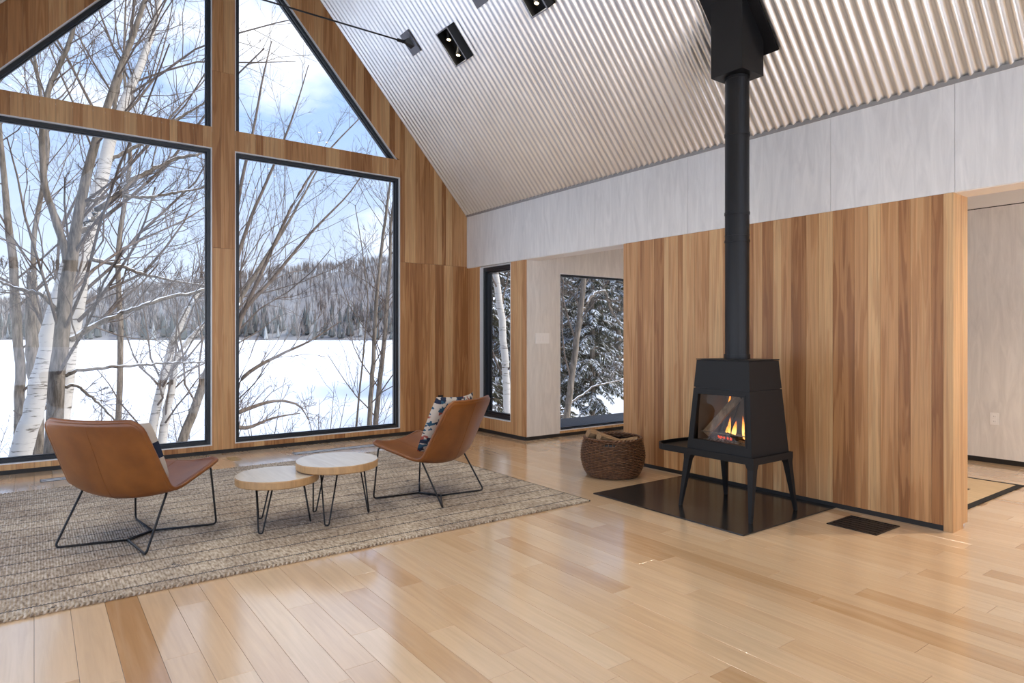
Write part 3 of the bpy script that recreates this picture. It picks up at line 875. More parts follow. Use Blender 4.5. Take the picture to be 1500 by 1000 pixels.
tag(mesh_obj('fire_log', *log_geo(P(-0.085, -0.06, 0.508), P(-0.055, 0.09, 0.525), 0.027, seed=4), M_CHAR, tone=0.05), 'short glowing log at the front of the ash bed', 'log', 'logs in the fire')
def ash_mat():
    m, nt, N, L, b = mat_base('ash_and_embers')
    tc = N.new('ShaderNodeTexCoord'); n = N.new('ShaderNodeTexNoise'); n.inputs['Scale'].default_value = 60; n.inputs['Detail'].default_value = 4
    L.new(tc.outputs['Object'], n.inputs['Vector'])
    r = ramp(N, [(0.35, (0.05, 0.04, 0.035)), (0.65, (0.42, 0.38, 0.33))]); L.new(n.outputs['Fac'], r.inputs[0])
    L.new(r.outputs[0], b.inputs['Base Color']); b.inputs['Roughness'].default_value = 1.0
    return m
fire = tag(empty('fire', P(0, 0, 0.476)), 'small orange fire burning on ash behind the stove glass', 'fire')
V, F = [], []
for i in range(13):
    for j in range(13):
        x, y = -0.165 + 0.32 * i / 12, -0.195 + 0.39 * j / 12
        V.append((x, y, 0.004 + 0.022 * random.random()))
for i in range(12):
    for j in range(12): F.append((i * 13 + j, i * 13 + 13 + j, i * 13 + 14 + j, i * 13 + j + 1))
mesh_obj('ash_bed', V, F, ash_mat(), fire)
def flame_mat():
    m, nt, N, L, b = mat_base('flame')
    tc = N.new('ShaderNodeTexCoord'); sp = N.new('ShaderNodeSeparateXYZ'); L.new(tc.outputs['Generated'], sp.inputs[0])
    r = ramp(N, [(0.0, (1.0, 0.30, 0.05)), (0.25, (1.0, 0.62, 0.18)), (0.6, (1.0, 0.36, 0.05)), (1.0, (0.7, 0.10, 0.01))]); L.new(sp.outputs['Z'], r.inputs[0])
    L.new(r.outputs[0], b.inputs['Emission Color']); b.inputs['Emission Strength'].default_value = 0.75
    b.inputs['Base Color'].default_value = (0.1, 0.03, 0.01, 1)
    lw = N.new('ShaderNodeMapRange'); L.new(sp.outputs['Z'], lw.inputs[0])
    lw.inputs[1].default_value = 0.55; lw.inputs[2].default_value = 1.0; lw.inputs[3].default_value = 1.0; lw.inputs[4].default_value = 0.15
    L.new(lw.outputs[0], b.inputs['Alpha'])
    return m
M_FLAME = flame_mat()
M_EMBER = simple('glowing_ember', (0.2, 0.03, 0.01), 0.9, emit=(1.0, 0.10, 0.03), estr=0.25)
def flame_geo(x, y, z, h, r, lean=(0, 0), seed=0):
    rr = random.Random(seed); pts, rad = [], []
    for k in range(9):
        t = k / 8
        w = math.sin(t * 5 + seed) * 0.012 * t
        pts.append((x + lean[0] * t + w, y + lean[1] * t + w * 0.7, z + h * t))
        rad.append(r * (0.55 + 0.9 * math.sin(min(1, t * 2.2) * math.pi / 2)) * (1 - t) ** 0.8 + 0.0006)
    return tube_geo(pts, rad, 7)
for q, (x, y, h, r, lx, ly) in enumerate([(-0.04, 0.055, 0.10, 0.018, 0.0, -0.02), (-0.02, 0.02, 0.12, 0.016, 0.01, -0.02), (-0.03, -0.075, 0.16, 0.011, 0.01, 0.015), (-0.05, -0.10, 0.06, 0.014, 0, 0.0), (-0.06, 0.035, 0.07, 0.013, 0.0, 0.01), (0.0, 0.075, 0.14, 0.012, 0.0, -0.02), (0.06, 0.15, 0.35, 0.012, 0.02, -0.05)]):
    mesh_obj('flame', *flame_geo(x, y, 0.035, h, r, (lx, ly), q), M_FLAME, fire, smooth=True)
for q in range(9):
    a = random.uniform(-0.03, 0.10); b_ = random.uniform(-0.11, -0.07)
    mesh_obj('ember', *log_geo((b_, a, 0.03), (b_ + 0.012, a + 0.012, 0.036), 0.008, 6, q), M_EMBER, fire)

# flue: one long pipe with joints
pipe = tag(empty('stove_pipe', (SX, SY, 1.067)), 'tall black round flue pipe rising from the stove', 'pipe')
for za, zb_ in ((1.067, 1.905), (1.905, 2.095), (2.095, 2.66), (2.66, 3.068)):
    mesh_obj('pipe_section', *lathe_geo([(0, za - 1.067), (0.083, za - 1.067), (0.083, zb_ - 1.0675), (0, zb_ - 1.0675)], 40), M_PIPE, pipe, smooth=False)
for zc, hh, rr_ in ((1.067, 0.035, 0.089), (1.895, 0.016, 0.087), (1.94, 0.006, 0.0855), (2.09, 0.018, 0.087), (2.648, 0.02, 0.087), (3.045, 0.02, 0.0865)):
    mesh_obj('collar', *lathe_geo([(0.083, zc - 1.067), (rr_, zc - 1.067), (rr_, zc + hh - 1.067), (0.083, zc + hh - 1.067)], 40), M_PIPE, pipe)
chase = tag(empty('chimney_support_box', (SX, SY, 3.07)), 'square black chimney box where the flue meets the sloped ceiling', 'box')
hb = 0.127
V = [(x, y, 0) for x, y in ((-hb, -hb), (hb, -hb), (hb, hb), (-hb, hb))] + [(x, y, ceil_z(SX + x) - 3.07 + 0.03) for x, y in ((-hb, -hb), (hb, -hb), (hb, hb), (-hb, hb))]
mesh_obj('box_shell', V, list(BOXF), M_PIPE, chase)
fo = 0.20
V = []
for dn in (-0.012, 0.006):
    for x, y in ((-fo, -fo), (fo, -fo), (fo, fo), (-fo, fo)):
        V.append((x + dn * 0.75, y, ceil_z(SX + x) - 3.07 + dn * 0.66))
mesh_obj('ceiling_flange', V, list(BOXF), M_PIPE, chase)

# ------------------------------------------------------------------ lounge chairs
def catmull(pts, n):
    P = [Vector(p) for p in pts]; P = [P[0] * 2 - P[1]] + P + [P[-1] * 2 - P[-2]]
    out = []
    segs = len(P) - 3
    for i in range(n + 1):
        s = i / n * segs; k = min(int(s), segs - 1); t = s - k
        a, b, c, d = P[k], P[k + 1], P[k + 2], P[k + 3]
        out.append(0.5 * ((2 * b) + (-a + c) * t + (2 * a - 5 * b + 4 * c - d) * t * t + (-a + 3 * b - 3 * c + d) * t ** 3))
    return out
SIDE = [(0.305, 0.428), (0.21, 0.402), (0.06, 0.368), (-0.08, 0.336), (-0.150, 0.345), (-0.195, 0.415), (-0.275, 0.575), (-0.362, 0.748)]
MIDL = [(0.315, 0.392), (0.21, 0.360), (0.06, 0.322), (-0.10, 0.288), (-0.195, 0.292), (-0.255, 0.38), (-0.325, 0.555), (-0.400, 0.742)]
HALFW = [0.315, 0.325, 0.335, 0.340, 0.340, 0.335, 0.325, 0.312]
NT, NU = 56, 28
side_c = catmull([(a, b, 0) for a, b in SIDE], NT); mid_c = catmull([(a, b, 0) for a, b in MIDL], NT)
hw_c = [v.x for v in catmull([(w, 0, 0) for w in HALFW], NT)]
def shell_pt(t_i, u):
    s, m = side_c[t_i], mid_c[t_i]
    k = abs(u) ** 2.0
    x, z = m.x + (s.x - m.x) * k, m.y + (s.y - m.y) * k
    w = hw_c[t_i]
    # rounded corners at the front edge and at the top edge
    for dist, rad in ((t_i / NT * 0.95, 0.05), ((NT - t_i) / NT * 0.95, 0.055)):
        if dist < rad: w -= rad * (1 - math.sqrt(max(0.0, 1 - ((rad - dist) / rad) ** 2)))
    return Vector((x, u * w, z))
def shell_grid():
    G = [[shell_pt(i, -1 + 2 * j / NU) for j in range(NU + 1)] for i in range(NT + 1)]
    return G
GRID = shell_grid()
def make_chair(loc, rz, label):
    root = tag(empty('lounge_chair', loc, rz), label, 'chair', 'leather lounge chairs')
    th = 0.011
    V, F = [], []
    nrm = []
    for i in range(NT + 1):
        for j in range(NU + 1):
            a = GRID[min(i + 1, NT)][j] - GRID[max(i - 1, 0)][j]
            b = GRID[i][min(j + 1, NU)] - GRID[i][max(j - 1, 0)]
            nn = a.cross(b).normalized()
            nrm.append(nn)
    W = NU + 1
    for s in (1, -1):
        for i in range(NT + 1):
            for j in range(W):
                V.append(tuple(GRID[i][j] + nrm[i * W + j] * th * s))
    n0 = (NT + 1) * W
    for i in range(NT):
        for j in range(NU):
            q = (i * W + j, i * W + j + 1, (i + 1) * W + j + 1, (i + 1) * W + j)
            F.append(q); F.append(tuple(n0 + x for x in reversed(q)))
    edge = [j for j in range(W)] + [i * W + NU for i in range(1, NT + 1)] + [NT * W + j for j in range(NU - 1, -1, -1)] + [i * W for i in range(NT - 1, 0, -1)]
    for a, b in zip(edge, edge[1:] + edge[:1]): F.append((b, a, n0 + a, n0 + b))
    sh = mesh_obj('seat_shell', V, F, M_LEATHER, root, smooth=True)
    # piped rim and the stitched centre seam
    rim = [GRID[e // W][e % W] for e in edge]
    mesh_obj('piping', *tube_geo(rim, 0.0125, 8, closed=True), M_LEATHER, sh, smooth=True)
    for s in (1, -1):
        ln = [GRID[i][NU // 2] + nrm[i * W + NU // 2] * (th + 0.0003) * s for i in range(1, NT)]
        mesh_obj('centre_seam', *tube_geo(ln, 0.0016, 5), M_SEAM, sh, smooth=True)
    # wire base: rear pair and front pair meet in the middle
    r = 0.0065
    jr, jf = (-0.10, 0.0), (0.10, 0.0)
    for sy in (-1, 1):
        top = (-0.115, sy * 0.285, 0.318); foot = (-0.302, sy * 0.302, r)
        mesh_obj('rear_leg', *tube_geo(fillet([(-0.05, sy * 0.20, 0.300), top, foot, (jr[0], jr[1] + sy * 0.004, r)], 0.03), r, 8), M_BLACK, root, smooth=True)
        top = (0.272, sy * 0.280, 0.392); foot = (0.302, sy * 0.302, r)
        mesh_obj('front_leg', *tube_geo(fillet([(0.20, sy * 0.22, 0.352), top, foot, (jf[0], jf[1] + sy * 0.004, r)], 0.03), r, 8), M_BLACK, root, smooth=True)
    mesh_obj('spine_bar', *tube_geo([(jr[0] - 0.004, 0, r), (jf[0] + 0.004, 0, r)], r * 1.3, 8), M_BLACK, root, smooth=True)
    return root
RUG_T = 0.013
chL = make_chair((0.520, 4.520, RUG_T), math.radians(42.0), 'tan leather lounge chair with navy and cream cushion, near the birch window')
chR = make_chair((2.443, 4.375, RUG_T), math.radians(117.7), 'tan leather lounge chair beside the taller round table, with braided cushion')

def make_pillow(chair, w, h, t, x, z, tilt, mat, label, yoff=0.0):
    n, m = 22, 18
    V, F = [], []
    for s in (1, -1):
        for i in range(n + 1):
            for j in range(m + 1):
                u, v = -1 + 2 * i / n, -1 + 2 * j / m
                e_ = (1 - abs(u) ** 2.6) * (1 - abs(v) ** 2.6)
                pin = 1 - 0.06 * (abs(u) ** 3) * (abs(v) ** 3) - 0.03 * (1 - abs(u) ** 2) * abs(v) ** 4
                bow = 0.10 * (u * u)            # cushion follows the curve of the backrest
                V.append((s * t * 0.5 * e_ ** 0.55 + bow * 0.55, u * w / 2 * pin, v * h / 2 * pin))
    k0 = (n + 1) * (m + 1)
    for i in range(n):
        for j in range(m):
            q = (i * (m + 1) + j, (i + 1) * (m + 1) + j, (i + 1) * (m + 1) + j + 1, i * (m + 1) + j + 1)
            F.append(q); F.append(tuple(k0 + x_ for x_ in reversed(q)))
    o = mesh_obj('cushion', V, F, mat, smooth=True)
    R = Matrix.Rotation(chair.rotation_euler.z, 4, 'Z')
    o.matrix_world = Matrix.Translation(chair.location) @ R @ Matrix.Translation((x, yoff, z)) @ Matrix.Rotation(tilt, 4, 'Y')
    return tag(o, label, 'cushion')
make_pillow(chL, 0.52, 0.40, 0.11, -0.180, 0.530, math.radians(-24), M_PIL1, 'cream cushion with navy and red blocks on the chair near the birches')
make_pillow(chR, 0.56, 0.46, 0.10, -0.195, 0.560, math.radians(-23), M_PIL2, 'cushion with a black, white and blue braided pattern beside the taller table')

# ------------------------------------------------------------------ round nesting tables
def make_table(cx, cy, top, r, ang, label):
    root = tag(empty('coffee_table', (cx, cy, RUG_T)), label, 'table', 'nesting coffee tables')
    zt_ = top - RUG_T; th = 0.052
    rr = random.Random(int(cx * 100))
    ks = [(rr.uniform(-1, 1), rr.uniform(0, 6.28)) for _ in range(4)]
    def rad(a): return r * (1 + 0.012 * sum(k * math.sin((i + 2) * a + p) for i, (k, p) in enumerate(ks)))
    n = 64
    O = [(rad(2 * math.pi * k / n) * math.cos(2 * math.pi * k / n), rad(2 * math.pi * k / n) * math.sin(2 * math.pi * k / n)) for k in range(n)]
    tp = mesh_obj('table_top', [(x * 0.99, y * 0.99, zt_) for x, y in O] + [(x * 0.99, y * 0.99, zt_ - 0.004) for x, y in O], [tuple(range(n))] + [(n + i, n + (i + 1) % n, (i + 1) % n, i) for i in range(n)], M_TABLE, root, tone=0.6)
    V = [(x * 0.99, y * 0.99, zt_ - 0.002) for x, y in O] + [(x, y, zt_ - 0.008) for x, y in O] + [(x, y, zt_ - th + 0.006) for x, y in O] + [(x * 0.97, y * 0.97, zt_ - th) for x, y in O]
    F = [(q * n + (i + 1) % n, q * n + i, (q + 1) * n + i, (q + 1) * n + (i + 1) % n) for q in range(3) for i in range(n)] + [tuple(range(3 * n, 4 * n))]
    mesh_obj('bark_edge', V, F, M_TABLE_EDGE, tp, smooth=False, tone=0.6)
    for k in range(3):
        a = ang + k * 2 * math.pi / 3
        ca, sa = math.cos(a), math.sin(a)
        def q(rd, tg, z): return (rd * ca - tg * sa, rd * sa + tg * ca, z)
        z1 = zt_ - th
        path = fillet([q(r * 0.62, -0.055, z1), q(r * 0.80, -0.013, 0.006), q(r * 0.80, 0.013, 0.006), q(r * 0.62, 0.055, z1)], 0.013, 5)
        lg = mesh_obj('hairpin_leg', *tube_geo(path, 0.0052, 7), M_BLACK, root, smooth=True)
        mesh_obj('mounting_plate', *Geo().add(*box_geo((-0.03, -0.07, 0), (0.03, 0.07, 0.004))).__dict__.values(), M_BLACK, lg)
        lg.children[0].location = q(r * 0.60, 0, z1 - 0.004); lg.children[0].rotation_euler = (0, 0, a)
    return root
make_table(1.262, 4.262, 0.345, 0.255, math.radians(225), 'lower round pale wood table tucked under the taller one')
make_table(1.640, 4.212, 0.402, 0.270, math.radians(232), 'taller round pale wood table overlapping the lower one')

# ------------------------------------------------------------------ rug
RX0, RX1, RY0, RY1 = -1.05, 3.32, 3.535, 6.36
nx = int((RX1 - RX0) / 0.0135 * 4); ny = 70
xs_ = np.linspace(RX0, RX1, nx + 1); ys_ = np.linspace(RY0, RY1, ny + 1)
X, Y = np.meshgrid(xs_, ys_, indexing='ij')
Z = 0.0085 + 0.0035 * np.abs(np.sin(np.pi * (X - RX0) / 0.0135)) + rng.normal(0, 0.0006, X.shape)
Y2 = Y + 0.008 * np.sin(X * 2.1) * (Y > RY1 - 0.5)
V = np.stack([X, Y2, Z], -1).reshape(-1, 3)
idx = np.arange((nx + 1) * (ny + 1)).reshape(nx + 1, ny + 1)
F = np.stack([idx[:-1, :-1], idx[1:, :-1], idx[1:, 1:], idx[:-1, 1:]], -1).reshape(-1, 4)
rug = tag(empty('rug', ((RX0 + RX1) / 2, (RY0 + RY1) / 2, 0)), 'large ribbed jute rug with thin dark lines under the chairs', 'rug')
def at_rug(o): o.location = (-rug.location.x, -rug.location.y, 0); return o
at_rug(mesh_obj('weave', V, F, M_RUG, rug, smooth=True))
at_rug(Geo().box((RX0, RY0, 0.0005), (RX1, RY1, 0.0075)).obj('backing', M_RUG, rug))
# plaited edge: a run of slanted knots along the near edge and the far edge
for y, n_ in ((RY0, 190), (RY1, 190)):
    bq = Geo()
    for k in range(n_):
        x = RX0 + (RX1 - RX0) * (k + 0.5) / n_
        dx = 0.011
        yy = y + (0.008 * math.sin(x * 2.1) if y == RY1 else 0)
        bq.add(*tube_geo([(x - dx, yy - 0.012, 0.006), (x - dx * 0.3, yy - 0.006, 0.0105), (x + dx * 0.4, yy + 0.006, 0.0115), (x + dx, yy + 0.014, 0.008)], [0.004, 0.0062, 0.0062, 0.004], 6))
    at_rug(bq.obj('plaited_edge', M_RUG, rug, smooth=True))
at_rug(mesh_obj('bound_edge', *tube_geo([(RX1 + 0.002, RY0, 0.007), (RX1 + 0.002, RY1, 0.007)], 0.006, 8), M_BASE, rug))

# ------------------------------------------------------------------ basket with firewood
bx, by = 4.135, 4.105
basket = tag(empty('wicker_basket', (bx, by, 0.0)), 'round dark wicker basket holding firewood', 'basket')
prof = [(0.205, 0.0), (0.235, 0.03), (0.262, 0.09), (0.276, 0.16), (0.274, 0.22), (0.262, 0.28), (0.248, 0.325)]
pc = catmull([(a, b, 0) for a, b in prof], 60)
def prof_r(z):
    for a, b in zip(pc, pc[1:]):
        if a.y <= z <= b.y: return a.x + (b.x - a.x) * (z - a.y) / max(1e-6, b.y - a.y)
    return pc[-1].x if z > 0.1 else pc[0].x
stakes = 44
slot_az = math.radians(218)
wv = Geo()
rows = 30
for q in range(rows):
    z = 0.008 + q * (0.318 / (rows - 1))
    r0 = prof_r(z)
    pts = []
    n_ = stakes * 3
    for k in range(n_):
        a = 2 * math.pi * k / n_
        wob = 0.0055 * math.cos(a * stakes / 2 + (math.pi if q % 2 else 0))
        pts.append(((r0 + wob) * math.cos(a), (r0 + wob) * math.sin(a), z))
    if q in (26, 27):      # hand hole
        keep = [p for p in pts if abs((math.atan2(p[1], p[0]) - slot_az + math.pi) % (2 * math.pi) - math.pi) > 0.17]
        cut = max(range(len(keep)), key=lambda i: (Vector(keep[i]) - Vector(keep[i - 1])).length)
        keep = keep[cut:] + keep[:cut]
        wv.add(*tube_geo(keep, 0.0058, 5))
    else:
        wv.add(*tube_geo(pts, 0.0058, 5, closed=True))
wv.obj('weave', M_WICKER, basket, smooth=True)
sk = Geo()
for k in range(stakes):
    a = 2 * math.pi * (k + 0.5) / stakes
    sk.add(*tube_geo([(prof_r(z) * math.cos(a), prof_r(z) * math.sin(a), z) for z in (0.004, 0.06, 0.12, 0.18, 0.25, 0.325)], 0.0042, 5))
sk.obj('stake_cage', M_WICKER, basket, smooth=True)
rm = Geo()
for ph in (0, math.pi):
    rm.add(*tube_geo([((0.249 + 0.006 * math.cos(22 * a + ph)) * math.cos(a), (0.249 + 0.006 * math.cos(22 * a + ph)) * math.sin(a), 0.332 + 0.006 * math.sin(22 * a + ph)) for a in [2 * math.pi * k / 264 for k in range(264)]], 0.0075, 6, closed=True))
rm.obj('plaited_rim', M_WICKER, basket, smooth=True)
mesh_obj('inner_lining', *lathe_geo([(0.0, 0.012), (0.195, 0.012)] + [(p.x - 0.012, p.y + 0.012) for p in pc[4:-3:6]], 40), M_BASE, basket)
def fire_wood(p0, p1, r, label, tone, seed):
    return tag(mesh_obj('firewood', *log_geo(p0, p1, r, 6, seed), M_LOG, tone=tone), label, 'log', 'firewood in the basket')
fire_wood((bx - 0.185, by + 0.125, 0.365), (bx + 0.14, by + 0.0, 0.23), 0.058, 'split firewood log leaning on the basket rim towards the window', 0.7, 12)
fire_wood((bx - 0.195, by - 0.02, 0.355), (bx + 0.10, by - 0.10, 0.255), 0.052, 'split firewood log with a pale cut end resting on the basket rim', 0.95, 15)
fire_wood((bx + 0.16, by - 0.16, 0.300), (bx - 0.02, by + 0.12, 0.225), 0.050, 'firewood log lying low inside the basket', 0.8, 17)
fire_wood((bx - 0.12, by + 0.16, 0.16), (bx + 0.17, by + 0.02, 0.15), 0.055, 'firewood log at the bottom of the basket', 0.3, 18)

# ------------------------------------------------------------------ floor grilles, outlets, switch
def floor_grille(name, x0, x1, y0, y1, nsl, along, label, rim=0.012):
    root = tag(empty(name, ((x0 + x1) / 2, (y0 + y1) / 2, 0)), label, 'vent')
    ox, oy = root.location.x, root.location.y
    def bx_(n, a, b, c, d, z0, z1, m=M_BLACK): return Geo().box((a - ox, c - oy, z0), (b - ox, d - oy, z1)).obj(n, m, root)
    bx_('back_plate', x0, x1, y0, y1, 0.0004, 0.0012, M_BASE)
    g = Geo()
    for a, b, c, d in ((x0, x1, y0, y0 + rim), (x0, x1, y1 - rim, y1), (x0, x0 + rim, y0, y1), (x1 - rim, x1, y0, y1)): g.box((a - ox, c - oy, 0.0012), (b - ox, d - oy, 0.005))
    g.obj('rim', M_BLACK, root)
    for k in range(nsl):
        if along == 'Y':
            w = (x1 - x0 - 2 * rim) / nsl; a = x0 + rim + w * k
            bx_('slat', a + w * 0.28, a + w * 0.72, y0 + rim, y1 - rim, 0.0012, 0.0042)
        else:
            w = (y1 - y0 - 2 * rim) / nsl; a = y0 + rim + w * k
            bx_('slat', x0 + rim, x1 - rim, a + w * 0.28, a + w * 0.72, 0.0012, 0.0042)
    return root
floor_grille('floor_vent', 4.178, 4.50, 1.885, 2.198, 6, 'Y', 'square black slatted floor vent beside the partition')
M_LIN = simple('dark_anodised_grille', (0.07, 0.075, 0.09), 0.35, 0.4)
def linear_vent(x0, x1, label):
    root = tag(empty('linear_floor_vent', ((x0 + x1) / 2, 6.80, 0)), label, 'vent', 'linear vents along the gable windows')
    hx = (x1 - x0) / 2
    Geo().box((-hx, -0.062, 0.0004), (hx, 0.062, 0.0012)).obj('back_plate', M_OUTLET_W, root)
    for y in (-0.056, 0.0, 0.056): Geo().box((-hx, y - 0.007, 0.0012), (hx, y + 0.007, 0.004)).obj('slat', M_LIN, root)
    for x in (-hx, hx - 0.008): Geo().box((x, -0.063, 0.0012), (x + 0.008, 0.063, 0.0045)).obj('end_bar', M_LIN, root)
linear_vent(2.18, 3.50, 'long narrow floor vent in front of the hill window')
linear_vent(0.04, 1.10, 'long narrow floor vent in front of the birch window')
lid = tag(empty('floor_box', (1.61, 6.88, 0)), 'small tan floor outlet cover in front of the centre post', 'outlet')
Geo().box((-0.05, -0.10, 0.0004), (0.05, 0.10, 0.003)).obj('cover_plate', M_BRASS, lid)
Geo().box((-0.03, -0.03, 0.003), (0.03, 0.03, 0.0045)).obj('flap', M_BRASS, lid)

def outlet(loc, face, mats, label, w=0.072, h=0.115):
    root = tag(empty('wall_outlet', loc), label, 'outlet')
    root.rotation_euler = (0, 0, {'-Y': 0, '-X': -math.pi / 2}[face])
    box('cover_plate', (-w / 2, -0.006, -h / 2), (w / 2, 0, h / 2), mats[0], root, bevel=0.002)
    for dz in (-0.024, 0.024):
        s = box('socket', (-0.017, -0.0085, dz - 0.0155), (0.017, -0.0055, dz + 0.0155), mats[0], root, bevel=0.002)
        for dx in (-0.006, 0.006): box('slot', (dx - 0.001, -0.0088, dz - 0.004), (dx + 0.001, -0.0084, dz + 0.006), mats[1], s)
    return root
outlet((4.217, GY, 0.411), '-Y', (M_OUTLET_B, M_BASE), 'black wall outlet on the timber gable wall')
outlet((HX, 2.278, 0.430), '-X', (M_OUTLET_W, M_BASE), 'white wall outlet low on the hall wall')
sw = tag(empty('light_switch', (4.893, WY, 1.202)), 'white four gang light switch on the plywood wing wall', 'switch')
box('cover_plate', (-0.105, -0.006, -0.0625), (0.105, 0, 0.0625), M_OUTLET_W, sw, bevel=0.002)
for k in range(4):
    rk = box('rocker', (-0.0865 + k * 0.046, -0.009, -0.034), (-0.0865 + k * 0.046 + 0.035, -0.0055, 0.034), M_OUTLET_W, sw, bevel=0.0015)

# ------------------------------------------------------------------ hall mat past the partition
mat_r = tag(empty('hall_mat', (5.75, 2.85, 0)), 'pale woven mat with a black border in the hall', 'mat')
mx0, mx1, my0, my1 = 4.98, 6.52, 1.785, 4.0
def mbox(n, a, b, c, d, z0, z1, m, tone=None): return mesh_obj(n, *box_geo((a - 5.75, c - 2.85, z0), (b - 5.75, d - 2.85, z1)), m, mat_r, tone=tone)
mbox('woven_field', mx0 + 0.02, mx1 - 0.02, my0 + 0.02, my1 - 0.02, 0.0005, 0.007, M_MAT, 0.5)
for a, b, c, d in ((mx0, mx1, my0, my0 + 0.045), (mx0, mx1, my1 - 0.045, my1), (mx0, mx0 + 0.03, my0, my1), (mx1 - 0.03, mx1, my0, my1)):
    mbox('border_strip', a, b, c, d, 0.0005, 0.009, M_MATB)
mbox('stripe', 5.60, 6.03, 2.0, 2.05, 0.007, 0.0078, M_MATB)

# ------------------------------------------------------------------ ceiling fixtures
slope_len = math.hypot(1, PITCH)
sd = Vector((-1, 0, PITCH)).normalized()           # up the slope
nd = Vector((-PITCH, 0, -1)).normalized()          # out of the ceiling into the room
yd = Vector((0, 1, 0))
def on_ceiling(s, y): return Vector((XR - s / slope_len, y, EAVE + PITCH * s / slope_len))
def obox(g, o, a, b, c):                             # oriented box from origin along sd, yd, nd
    (a0, a1), (b0, b1), (c0, c1) = a, b, c
    V = []
    for cc in (c0, c1):
        for aa, bb in ((a0, b0), (a1, b0), (a1, b1), (a0, b1)): V.append(tuple(sd * aa + yd * bb + nd * cc))
    g.add(V, list(BOXF)); return g
def fixture(y0, label, mirror=False):
    o = on_ceiling(1.64, y0)
    root = tag(empty('twin_spot_light', o), label, 'ceiling light', 'twin spot lights on the steel ceiling')
    L_, W_, D_, t = 0.352, 0.205, 0.105, 0.008
    g = Geo()
    for a, b in (((0, t), (0, W_)), ((L_ - t, L_), (0, W_)), ((0, L_), (0, t)), ((0, L_), (W_ - t, W_))): obox(g, o, a, b, (-0.01, D_))
    obox(g, o, (0, L_), (0, W_), (-0.012, 0.004))
    g.obj('housing', M_OUTLET_B, root)
    g = Geo()
    for a, b in (((-0.004, t), (-0.004, W_ + 0.004)), ((L_ - t, L_ + 0.004), (-0.004, W_ + 0.004)), ((0, L_), (-0.004, t)), ((0, L_), (W_ - t, W_ + 0.004))): obox(g, o, a, b, (D_, D_ + 0.004))
    g.obj('rim', M_RIM, root)
    for k in (0.25, 0.72):
        c = sd * (L_ * k + 0.03) + yd * (W_ * 0.42) + nd * 0.055
        dn = Vector((-0.12, 0.05, -1)).normalized()
        p0, p1 = c - dn * 0.05, c + dn * 0.055
        sp_ = mesh_obj('spot_cylinder', *tube_geo([p0, p1], 0.026, 16), M_OUTLET_B, root, smooth=False)
        mesh_obj('lens', *tube_geo([p1, p1 + dn * 0.003], 0.018, 16), M_LAMP, sp_)
        ld = bpy.data.lights.new('spot_beam', 'SPOT'); ld.energy = 12; ld.color = (1.0, 0.92, 0.80); ld.spot_size = math.radians(110); ld.spot_blend = 0.8; ld.shadow_soft_size = 0.12
        lo = link(bpy.data.objects.new('spot_beam', ld), root)
        lo.location = p1 + dn * 0.012; lo.rotation_euler = dn.to_track_quat('-Z', 'Y').to_euler()
    if mirror:
        root.location.x = 2 * XMID - root.location.x; root.scale = (-1, 1, 1)
    return root
fixture(5.452, 'black twin spot light box on the ceiling near the tie rod plate')
fixture(4.195, 'black twin spot light box on the ceiling near the chimney box')
for y in (2.94, 1.685, 0.43):  # unseen extra fixtures, added to brighten the interior
    fixture(y, 'added unseen twin spot light box on the ceiling over the open floor')
for y in (5.452, 4.195, 2.94, 1.685, 0.43):  # added row out of view, more fill for floor and walls
    fixture(y, 'added unseen twin spot light box on the far ceiling slope', True)
def tie_rod(y, label):
    p = on_ceiling(2.08, y)
    root = tag(empty('tie_rod', p), label, 'tie rod', 'steel tie rods across the roof')
    g = Geo(); obox(g, p, (-0.12, 0.12), (-0.085, 0.085), (0.0, 0.014)); g.obj('anchor_plate', M_PLATE, root)
    g = Geo()
    V = []
    b0 = nd * 0.014
    for aa, bb in ((-0.05, -0.045), (0.05, -0.045), (0.05, 0.045), (-0.05, 0.045)): V.append(tuple(b0 + sd * aa + yd * bb))
    V.append(tuple(Vector((-0.10, 0, 0.0)) + nd * 0.02))
    g.add(V, [(3, 2, 1, 0), (0, 1, 4), (1, 2, 4), (2, 3, 4), (3, 0, 4)]); g.obj('gusset', M_BLACK, root)
    mesh_obj('clevis', *tube_geo([(-0.06, 0, -0.012), (-0.16, 0, -0.012)], 0.017, 10), M_BLACK, root)
    mesh_obj('clevis_pin', *tube_geo([(-0.085, -0.03, -0.012), (-0.085, 0.03, -0.012)], 0.009, 8), M_BLACK, root)
    xl = 2 * (p.x - XMID)
    mesh_obj('rod', *tube_geo([(-0.12, 0, -0.012), (-xl + 0.12, 0, -0.012)], 0.0085, 8), M_BLACK, root)
    # mirrored anchor on the other slope
    g = Geo()
    for dn in (0.0,):
        V = []
        for cc in (0.0, 0.014):
            for aa, bb in ((-0.12, -0.085), (0.12, -0.085), (0.12, 0.085), (-0.12, 0.085)):
                v = sd * aa + yd * bb + nd * cc; V.append((-xl - v.x, v.y, v.z))
        g.add(V, [tuple(reversed(f)) for f in BOXF])
    g.obj('far_anchor_plate', M_PLATE, root)
    mesh_obj('far_clevis', *tube_geo([(-xl + 0.16, 0, -0.012), (-xl + 0.03, 0, -0.012)], 0.017, 10), M_BLACK, root)
tie_rod(6.235, 'thin black tie rod nearest the gable glass, with grey anchor plate')
tie_rod(4.965, 'thin black tie rod between the two twin spot lights')
